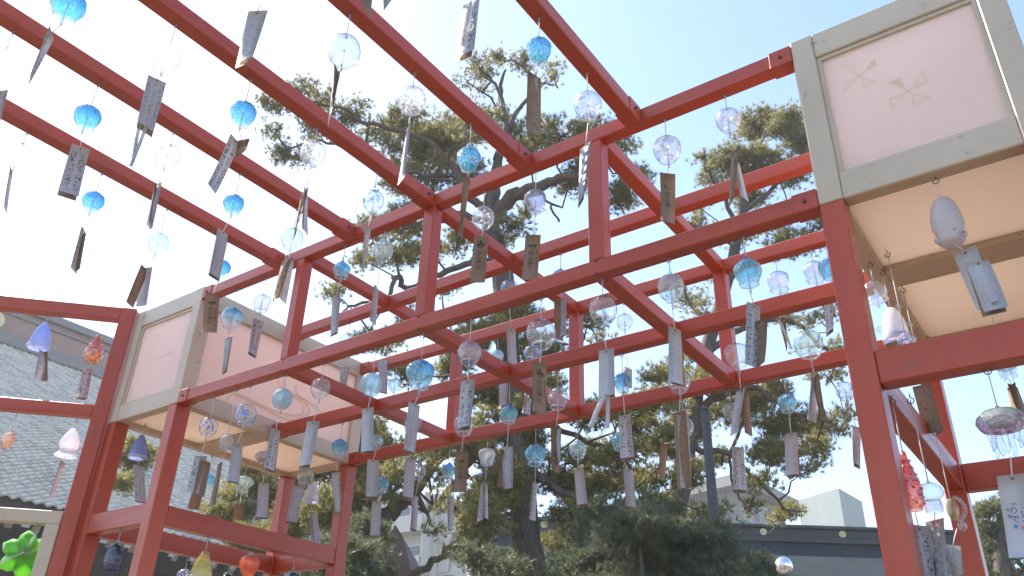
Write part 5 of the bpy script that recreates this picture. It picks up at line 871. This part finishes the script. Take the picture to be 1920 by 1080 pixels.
def tree(key, label, size, dens, blades, mat, seed):
    T = TREES[key]; rng = np.random.default_rng(seed); tr = T['trunk']; base = Vector((tr[0][0], tr[0][1], 0))
    t = empty('pine_tree', base); tag(t, label, 'tree', 'pines standing behind the pergola')
    pts = [Vector((p_[0], p_[1], max(p_[2], 0)))-base for p_ in tr]; rad = [p_[3] for p_ in tr]
    pts = [Vector((pts[0].x, pts[0].y, 0))]+[p for p in pts if p.z > .05]; rad = [rad[0]*1.2]+rad[-(len(pts)-1):]
    sp = smooth_path(pts, 5); rs = np.interp(np.linspace(0, len(pts)-1, len(sp)), range(len(pts)), rad)
    sp = [p+Vector(rng.normal(size=3)*.012) for p in sp]
    bm = bmesh.new(); add_tube(bm, sp, list(rs), 12); mobj('trunk', bm, [M_bark], t, True)
    allp = [np.array(p) for p in sp]
    for lm in T['limbs']:
        lp = smooth_path([Vector(q[:3])-base for q in lm], 5); lr = np.interp(np.linspace(0, len(lm)-1, len(lp)), range(len(lm)), [q[3] for q in lm])
        lp = [p+Vector(rng.normal(size=3)*.02) for p in lp]
        bm = bmesh.new(); add_tube(bm, lp, list(lr), 8); mobj('branch', bm, [M_bark2 if lp[0].z > 5.5 else M_bark], t, True)
        allp += [np.array(p) for p in lp]
    P, clumps = foliage(T['pads'], rng, base, size, dens, blades)
    o = tri_mesh('crown', P, mat, t); o['kind'] = 'stuff'
    # twigs: from each pad to the nearest limb, then out to its clumps
    allp = np.array(allp); bm = bmesh.new()
    for (x, y, z, rx, ry, den) in T['pads']:
        c = np.array((x, y, z-ry*.3))-np.array(base); dd = np.linalg.norm(allp-c-np.array((0, 0, -.2)), axis=1); k = dd.argmin(); q = allp[k]
        if dd[k] < 2.6:
            m1 = q+(c-q)*.35+rng.normal(size=3)*.12*dd[k]; m2 = q+(c-q)*.7+rng.normal(size=3)*.10*dd[k]
            add_tube(bm, [q, m1, m2, c], [.022, .017, .013, .009], 4, 0, False)
    for c, h in clumps[::2]:
        a = np.array(h)-np.array(base); b = c-np.array(base); m = (a+b)/2+rng.normal(size=3)*.06; add_tube(bm, [a, m, b], [.009, .006, .003], 3, 0, False)
    o = mobj('twigs', bm, M_bark, t); o['kind'] = 'stuff'
    return t
tree('C', 'tall twisted pine behind the centre of the pergola, thick dark trunk', .115, 16, 14, M_need, 1)
tree('L', 'leaning pine with a dark diagonal trunk at the left back post', .12, 16, 14, M_need, 2)
tree('R', 'broad pine behind the right half of the pergola, crown at the right panel box', .14, 16, 14, M_need, 3)
tree('F', 'sunlit layered pine far right beyond the right bay', .17, 16, 14, M_needy, 4)
rng = np.random.default_rng(9)
for i, (pad, lab) in enumerate(((SHRUBS[0:3]+SHRUBS[14:16], 'dark clipped pine shrub low beside the left back post'), (SHRUBS[3:5]+SHRUBS[8:12], 'wide dark shrub low in front of the tall pine trunk'), (SHRUBS[5:8]+SHRUBS[12:14], 'dark shrub low in front of the grey pole'))):
    cx, cy = np.mean([q[0] for q in pad]), np.mean([q[1] for q in pad]); t = empty('shrub', (cx, cy, 0)); tag(t, lab, 'shrub')
    more = [(q[0]+rng.uniform(-.3, .3), q[1]+rng.uniform(-.3, .3), q[2]-dz, q[3]*1.1, .35, .7) for q in pad for dz in (.5, 1.1)]
    P, cl = foliage(list(pad)+more, rng, (cx, cy, 0), .095, 12, 12); o = tri_mesh('leaves', P, M_shrub, t); o['kind'] = 'stuff'
    bm = bmesh.new()
    for q in pad: add_tube(bm, [(q[0]-cx, q[1]-cy, 0), ((q[0]-cx)*.95, (q[1]-cy)*.95, q[2]*.6), (q[0]-cx, q[1]-cy, q[2])], [.05, .04, .015], 6)
    mobj('stems', bm, M_bark, t)
# ---------------------------------------------------------------- grey pole
pl = empty('lamp_pole', (-3.49, 8.60, 0)); tag(pl, 'plain grey steel pole rising into the pine branches', 'pole')
M_pole = plain('weathered_steel', (.05, .046, .046), (.08, .074, .074), .75, 6, .1, .01)
bm = bmesh.new(); add_tube(bm, [(0, 0, 0), (0, 0, 2.2), (.0, 0, 4.9)], [.062, .058, .05], 16); mobj('shaft', bm, M_pole, pl, True)
bm = bmesh.new(); add_tube(bm, [(0, 0, 4.9), (0, 0, 4.95)], [.056, .03], 16); mobj('cap', bm, M_pole, pl, True)
# ---------------------------------------------------------------- tiled shrine hall on the left
hall = empty('shrine_hall', (-30, 9, 0)); tag(hall, 'shrine hall with a grey tiled roof and pinkish ridge on the far left', 'building')
HO = Vector(hall.location)
XE, ZE, XG, ZG = -20.0, 5.98, -33.2, 14.58
YA_, YB_ = -4.0, 22.0
M_tile = plain('grey_roof_tile', (.60, .54, .455), (.74, .67, .575), .6, 3, .2, .01)
nt_ = M_tile.node_tree; pb_ = [n for n in nt_.nodes if n.type == 'BSDF_PRINCIPLED'][0]; src_ = pb_.inputs['Base Color'].links[0].from_socket
gi_ = nt_.nodes.new('ShaderNodeNewGeometry'); oi_ = nt_.nodes.new('ShaderNodeObjectInfo'); ad_ = N(nt_, 'Math', operation='ADD'); fr_ = N(nt_, 'Math', operation='FRACT')
nt_.links.new(gi_.outputs['Random Per Island'], ad_.inputs[0]); nt_.links.new(oi_.outputs['Random'], ad_.inputs[1]); nt_.links.new(ad_.outputs[0], fr_.inputs[0])
tr_ = ramp(nt_, fr_.outputs[0], [(0, g3(.66)), (.5, g3(.9)), (1, g3(1.0))]); mm_ = N(nt_, 'MixRGB', blend_type='MULTIPLY'); mm_.inputs[0].default_value = 1
nt_.links.new(src_, mm_.inputs[1]); nt_.links.new(tr_.outputs[0], mm_.inputs[2]); nt_.links.new(mm_.outputs[0], pb_.inputs['Base Color'])
M_ridge = plain('pinkish_ridge_plaster', (.30, .175, .145), (.37, .225, .19), .8, 4, .15, .01)
M_ridged = plain('dark_ridge_cap', (.16, .14, .14), (.22, .19, .19), .5, 6, .2, .01)
M_wood = plain('dark_shrine_timber', (.022, .018, .016), (.045, .036, .030), .7, 5, .2, .01)
M_whit = plain('white_rafter_end', (.62, .60, .56), (.7, .68, .64), .8)
M_cream = plain('gilded_crest', (.62, .52, .28), (.72, .62, .36), .45)
sl = Vector((XG-XE, 0, ZG-ZE)); SLN = sl.length; sl.normalize(); nrm = Vector((-sl.z, 0, sl.x))*-1
nrm = Vector((sl.z, 0, -sl.x));  nrm = nrm if nrm.z > 0 else -nrm
NC, TW = 74, .27; CP = SLN/NC
def tile_bm():
    b = bmesh.new(); n = 6; rows_ = []
    for j, (s, lift) in enumerate(((0, .055), (CP*1.08, .012))):
        row = []
        for i in range(n+1):
            u = i/n; hgt = .032*math.sin(u*2*math.pi)
            row.append(b.verts.new(Vector((0, u*TW, 0))+sl*s+nrm*(lift+hgt)))
        rows_.append(row)
    low = [b.verts.new(v.co-nrm*.04) for v in rows_[0]]
    for i in range(n):
        b.faces.new((rows_[0][i], rows_[0][i+1], rows_[1][i+1], rows_[1][i])).smooth = True
        b.faces.new((low[i], low[i+1], rows_[0][i+1], rows_[0][i]))
    return b
tb = tile_bm(); tme = bpy.data.meshes.new('roof_tile'); tb.to_mesh(tme); tb.free(); tme.materials.append(M_tile)
tv = np.array([v.co[:] for v in tme.vertices]); tf = [tuple(f.vertices) for f in tme.polygons]
bmr = bmesh.new(); singles = []
NY = int((YB_-YA_)/TW)
allt = [(i, j) for i in range(NC) for j in range(NY)]
def vis_rank(ij):
    i, j = ij; p = Vector((XE, YA_+j*TW, ZE))+sl*(CP*i); ratio = p.y/-p.x
    return abs(ratio-.45)*8+i*.02
ranked = sorted(allt, key=vis_rank); pick = set(ranked[:300])
vv = []; ff = []
jr = random.Random(3)
for (i, j) in allt:
    off = Vector((XE, YA_+j*TW, ZE))+sl*(CP*i)-HO+nrm*jr.uniform(-.006, .006)
    if (i, j) in pick:
        singles.append(off); continue
    b0 = len(vv); vv += [tuple(Vector(q)+off) for q in tv]; ff += [tuple(k+b0 for k in f) for f in tf]
roof = empty('roof', (0, 0, 0)); roof.parent = hall
me = bpy.data.meshes.new('roof_tiles'); me.from_pydata(vv, [], ff); me.materials.append(M_tile); me.shade_smooth(); o = link(bpy.data.objects.new('roof_tiles', me), roof); o['kind'] = 'stuff'
for off in singles:
    o = bpy.data.objects.new('roof_tile', tme); link(o, roof); o.location = off
bm = bmesh.new(); a = Vector((XE-.03, YA_, ZE-.02))-HO
vs = [bm.verts.new(v) for v in (a-nrm*.05, a+Vector((0, YB_-YA_, 0))-nrm*.05, a+Vector((0, YB_-YA_, 0))+sl*SLN-nrm*.05, a+sl*SLN-nrm*.05)]
vs2 = [bm.verts.new(v.co-nrm*.16) for v in vs]
bm.faces.new(vs); bm.faces.new(vs2[::-1])
for k in range(4): bm.faces.new((vs[k], vs2[k], vs2[(k+1) % 4], vs[(k+1) % 4]))
mobj('roof_deck', bm, M_wood, roof)
def hbox(name, lo, hi, mat, par=hall, bev=.01): return box(name, [a-b for a, b in zip(lo, HO)], [a-b for a, b in zip(hi, HO)], mat, par, bev)
hbox('ridge', (XG-.7, YA_-.1, ZG-.2), (XG+.60, YB_+.1, ZG+.82), M_ridge); hbox('ridge', (XG-.6, YA_-.1, ZG+.82), (XG+.70, YB_+.1, ZG+.92), M_ridged)
hbox('ridge', (XG-.6, YA_-.1, ZG+.92), (XG+.50, YB_+.1, ZG+1.16), M_ridge); hbox('ridge_cap', (XG-.7, YA_-.2, ZG+1.16), (XG+.70, YB_+.2, ZG+1.46), M_ridged)
hbox('ridge', (XG-.6, YA_-.1, ZG-.4), (XG+.84, YB_+.1, ZG+.0), M_ridged)
for y in (-2.0, 4.0, 11.44, 16.6, 20.5):
    bm = bmesh.new(); add_tube(bm, [Vector((XG+.60, y, ZG+.42))-HO, Vector((XG+.70, y, ZG+.42))-HO], .32, 20); add_tube(bm, [Vector((XG+.70, y, ZG+.42))-HO, Vector((XG+.76, y, ZG+.42))-HO], .14, 16); mobj('crest_emblem', bm, M_cream, hall)
# back slope, gable, walls
bm = bmesh.new(); q = [Vector((XG, YA_, ZG)), Vector((XG, YB_, ZG)), Vector((2*XG-XE, YB_, ZE)), Vector((2*XG-XE, YA_, ZE))]; bm.faces.new([bm.verts.new(v-HO) for v in q]); mobj('back_slope', bm, M_tile, hall)
for y in (YA_+.6, YB_-.6):
    bm = bmesh.new(); bm.faces.new([bm.verts.new(Vector(v)-HO) for v in ((XE-.6, y, ZE+.2), (XG, y, ZG-.1), (2*XG-XE+.6, y, ZE+.2))]); mobj('gable', bm, M_wood, hall)
hbox('wall', (XE-24.0, YA_+1, 0), (XE-3.2, YB_-1, ZE+.6), M_wood)
hbox('eave_beam', (XE-3.0, YA_+.5, ZE-.50), (XE-2.6, YB_-.5, ZE-.04), M_wood)
for k in range(40):
    y = YA_+.4+k*.64
    for lv, (xo, zo) in enumerate(((-.24, -.40), (-1.1, -.32))):
        bm = bmesh.new(); M_ = Matrix.Translation(Vector((XE+xo, y, ZE+zo))-HO) @ Matrix.Rotation(math.atan2(sl.z, -sl.x), 4, 'Y')
        add_box(bm, (-2.2, -.10, -.10), (0, .10, .10), .008, 0, M_); add_box(bm, (.002, -.092, -.092), (.020, .092, .092), 0, 1, M_); mobj('rafter', bm, [M_wood, M_whit], hall)
for k in range(7):
    y = YA_+2.2+k*3.6; hbox('column', (XE-3.24, y-.22, 0), (XE-2.76, y+.22, ZE-.5), M_wood)
M_door = plain('door_grey', (.10, .10, .11), (.16, .16, .18), .6, 6, .2)
for k in range(6):
    y = YA_+3.0+k*3.6; hbox('lattice_door', (XE-3.18, y, .5), (XE-3.10, y+2.1, 4.6), M_door)
# ---------------------------------------------------------------- copper roofed hall behind
ch = empty('copper_roof_hall', (-12, 23, 0)); tag(ch, 'low hall with a blue grey copper roof and gold studs on its ridge', 'building'); CO = Vector(ch.location)
ra, rb = Vector((-15.43, 19.687, 7.12)), Vector((-3.2, 28.64, 7.16)); ax = (rb-ra); ax.z = 0; ax.normalize(); pr = Vector((ax.y, -ax.x, 0))  # pr faces the camera
M_cop = plain('blue_grey_copper', (.014, .024, .029), (.026, .039, .046), .85, 2.5, .25, .02, (1, 1, .25), .2)
M_cop2 = plain('dark_copper_ridge', (.035, .037, .04), (.055, .058, .06), .7, 5, .15, .01)
def quadbox(name, o, dx, lx, dy, ly, z0, z1, mat, par, base, bev=0):
    M_ = Matrix.Translation(o-base) @ Matrix((dx, dy, Vector((0, 0, 1)))).transposed().to_4x4(); bm = bmesh.new(); add_box(bm, (0, 0, z0-o.z), (lx, ly, z1-o.z), bev, 0, M_); return mobj(name, bm, mat, par)
LR = (rb-ra).length
for s in (1, -1):
    e0 = ra+pr*(5.5*s); bm = bmesh.new(); nseg = 26
    for i in range(nseg):
        a, b = i/nseg, (i+1)/nseg
        p = [ra+ax*(LR*a), ra+ax*(LR*b)]; q = []
        for k in range(7):
            t_ = k/6; zz = 7.0-5.0*(t_**.85) if False else 7.0-4.6*t_+.5*t_*t_
            q.append([ra+ax*(LR*a)+pr*(6.0*t_*s)-CO, ra+ax*(LR*b)+pr*(6.0*t_*s)-CO]); q[-1][0].z = zz; q[-1][1].z = zz
        rows_ = [[bm.verts.new(v) for v in r] for r in q]
        for r0, r1 in zip(rows_, rows_[1:]): bm.faces.new((r0[0], r0[1], r1[1], r1[0]) if s < 0 else (r0[1], r0[0], r1[0], r1[1]))
    mobj('roof_slope', bm, M_cop, ch)
quadbox('ridge', ra-pr*.3-ax*.3, ax, LR+.6, pr, .6, 6.86, 7.02, M_cop2, ch, CO, .02); quadbox('ridge', ra-pr*.25-ax*.3, ax, LR+.6, pr, .5, 7.02, 7.26, M_cop2, ch, CO, .02)
quadbox('ridge_cap', ra-pr*.36-ax*.4, ax, LR+.8, pr, .72, 7.26, 7.36, M_cop2, ch, CO, .02)
for d in (2.0, 4.35, 6.7, 8.45, 10.78, 13.2):
    c = ra+ax*d; bm = bmesh.new(); p0 = Vector((c.x, c.y, 7.14))+pr*.24-CO; add_tube(bm, [p0, p0+pr*.05], .10, 16); add_tube(bm, [p0+pr*.05, p0+pr*.07], .045, 12); mobj('gold_stud', bm, M_cream, ch)
M_edge = plain('pale_lit_edge_and_frames', (.50, .50, .48), (.58, .58, .55), .6)  # paleness paints the light on the gable edge; window frames share the colour
bm = bmesh.new()
for s in (1, -1):
    pts = []
    for k in range(7):
        t_ = k/6; v = ra-ax*.02+pr*(6.0*t_*s)-CO; v.z = 7.02-4.6*t_+.5*t_*t_; pts.append(v)
    add_tube(bm, pts, .07, 6)
mobj('lit_gable_edge', bm, M_edge, ch)
quadbox('wall', ra+ax*.6-pr*4.6, ax, LR-1.2, pr, 9.2, 0, 2.9, M_wood, ch, CO)
# ---------------------------------------------------------------- distant buildings
M_glasswin = plain('window_glass', (.05, .06, .07), (.09, .10, .12), .15, 2, .02)
def block(name, label, corner, azl, wl_, azr, wr_, h, floors, wall, bays_l, bays_r, balcony=True, trim=None, band=None):
    t = empty(name, (corner[0], corner[1], 0)); tag(t, label, 'building')
    dl = Vector((math.sin(math.radians(azl)), math.cos(math.radians(azl)), 0)); dr = Vector((math.sin(math.radians(azr)), math.cos(math.radians(azr)), 0))
    bm = bmesh.new(); P = [Vector((0, 0, 0)), dl*wl_, dl*wl_+dr*wr_, dr*wr_]
    lo = [bm.verts.new(p) for p in P]; hi = [bm.verts.new(p+Vector((0, 0, h))) for p in P]
    for k in range(4): bm.faces.new((lo[k], lo[(k+1) % 4], hi[(k+1) % 4], hi[k]))
    bm.faces.new(hi); bmesh.ops.recalc_face_normals(bm, faces=bm.faces[:]); mobj('wall', bm, wall, t)
    fh = h/floors
    for d, n_, wd_, bays_n in ((dl, -dr, wl_, bays_l), (dr, -dl, wr_, bays_r)):
        for f in range(max(0, floors-5), floors):
            z0 = f*fh
            if balcony:
                bm = bmesh.new(); M_ = Matrix((d, n_, Vector((0, 0, 1)))).transposed().to_4x4()
                add_box(bm, (.05*wd_, .02, z0+fh*.02), (.95*wd_, 1.2, z0+fh*.08), 0, 0, M_); add_box(bm, (.05*wd_, 1.1, z0+fh*.08), (.95*wd_, 1.2, z0+fh*.42), 0, 0, M_)
                for k in range(bays_n+1): add_box(bm, (.05*wd_+.9*wd_*k/bays_n-.08, .02, z0+fh*.08), (.05*wd_+.9*wd_*k/bays_n+.08, 1.0, z0+fh*.98), 0, 0, M_)
                mobj('balcony', bm, wall, t)
            for k in range(bays_n):
                M_ = Matrix((d, n_, Vector((0, 0, 1)))).transposed().to_4x4(); a, b = .05+.9*(k+.15)/bays_n, .05+.9*(k+.85)/bays_n
                bm = bmesh.new(); add_box(bm, (a*wd_, -.05, z0+fh*.15), (b*wd_, .04, z0+fh*.78), 0, 0, M_); w = mobj('window', bm, M_glasswin, t)
                bm = bmesh.new(); add_box(bm, ((a+b)/2*wd_-.04, .045, z0+fh*.15), ((a+b)/2*wd_+.04, .07, z0+fh*.78), 0, 0, M_); add_box(bm, (a*wd_, .045, z0+fh*.74), (b*wd_, .07, z0+fh*.78), 0, 0, M_); mobj('window_frame', bm, M_edge, w)
    if trim:
        bm = bmesh.new(); P2 = [-(dl+dr)*1.2, dl*(wl_+1)-dr*1.2, dl*(wl_+1)+dr*(wr_+1), dr*(wr_+1)-dl*1.2]
        lo = [bm.verts.new(p+Vector((0, 0, h+.02))) for p in P2]; hi = [bm.verts.new(p+Vector((0, 0, h+.9))) for p in P2]
        for k in range(4): bm.faces.new((lo[k], lo[(k+1) % 4], hi[(k+1) % 4], hi[k]))
        bm.faces.new(hi); bm.faces.new(lo[::-1]); bmesh.ops.recalc_face_normals(bm, faces=bm.faces[:]); mobj('roof_slab', bm, trim, t)
    return t
block('apartment_building', 'white apartment block with stacked balconies seen under the leaning trunk', (-39.3, 45.6), -92, 9, -2, 9, 17.2, 6, plain('cream_render', (.46, .43, .385), (.52, .49, .44), .8, .3, .05), 2, 2)
block('apartment_building', 'grey apartment block with a flat roof slab behind the pole', (-25.4, 68.1), -74, 10.5, 6, 9, 21.0, 7, plain('grey_render', (.13, .125, .12), (.17, .165, .155), .8, .3, .05), 3, 3, False, plain('roof_slab_grey', (.18, .172, .16), (.22, .21, .195), .8, .4))
t = block('sheeted_tower', 'pale green sheeted tower beside the right front post', (-23.6, 94.2), -62, 6.2, 5, 7, 27.0, 8, plain('pale_ribbed_sheeting', (.17, .20, .185), (.195, .225, .21), .6, .25, .15, .05, (6, 6, .1)), 0, 0, False)

gate = empty('gate_roof', (-13.6, 14.5, 0)); tag(gate, 'small dark brown gabled roof low behind the leaning pine trunk', 'small building')
M_brown = plain('brown_gate_board', (.07, .035, .025), (.12, .06, .045), .7, 6, .2, .01)
gd = Vector((.82, .57, 0)); gn = Vector((gd.y, -gd.x, 0))
bm = bmesh.new(); prof = [(-1.5, 3.6), (-.9, 4.25), (-.35, 5.1), (0, 5.55), (.3, 5.3), (.62, 4.75), (.85, 4.1), (1.0, 3.6)]
fr1 = [bm.verts.new(gd*x*.62+gn*.9+Vector((0, 0, z+.15))) for x, z in prof]; bk1 = [bm.verts.new(gd*x*.62-gn*2.2+Vector((0, 0, z+.15))) for x, z in prof]
bm.faces.new(fr1); bm.faces.new(bk1[::-1])
for k in range(len(prof)): bm.faces.new((fr1[k], bk1[k], bk1[(k+1) % len(prof)], fr1[(k+1) % len(prof)]))
bmesh.ops.recalc_face_normals(bm, faces=bm.faces[:]); mobj('roof', bm, M_brown, gate)
for x in (-.7, .45):
    bm = bmesh.new(); add_tube(bm, [gd*x+Vector((0, 0, 0)), gd*x+Vector((0, 0, 3.8))], .12, 8); mobj('post', bm, M_brown, gate)
# ---------------------------------------------------------------- thin spring haze over the whole place, also standing in for veiling lens glare
m, nt, out = newmat('pale_haze'); vol = N(nt, 'VolumePrincipled'); vol.inputs['Color'].default_value = (.93, .96, 1, 1); vol.inputs['Density'].default_value = .0013; vol.inputs['Anisotropy'].default_value = .3
nt.links.new(vol.outputs[0], out.inputs['Volume'])
bm = bmesh.new(); add_box(bm, (-510, -510, -1), (510, 510, 30)); tag(mobj('haze', bm, m), kind='stuff')
sc.cycles.volume_bounces = 0
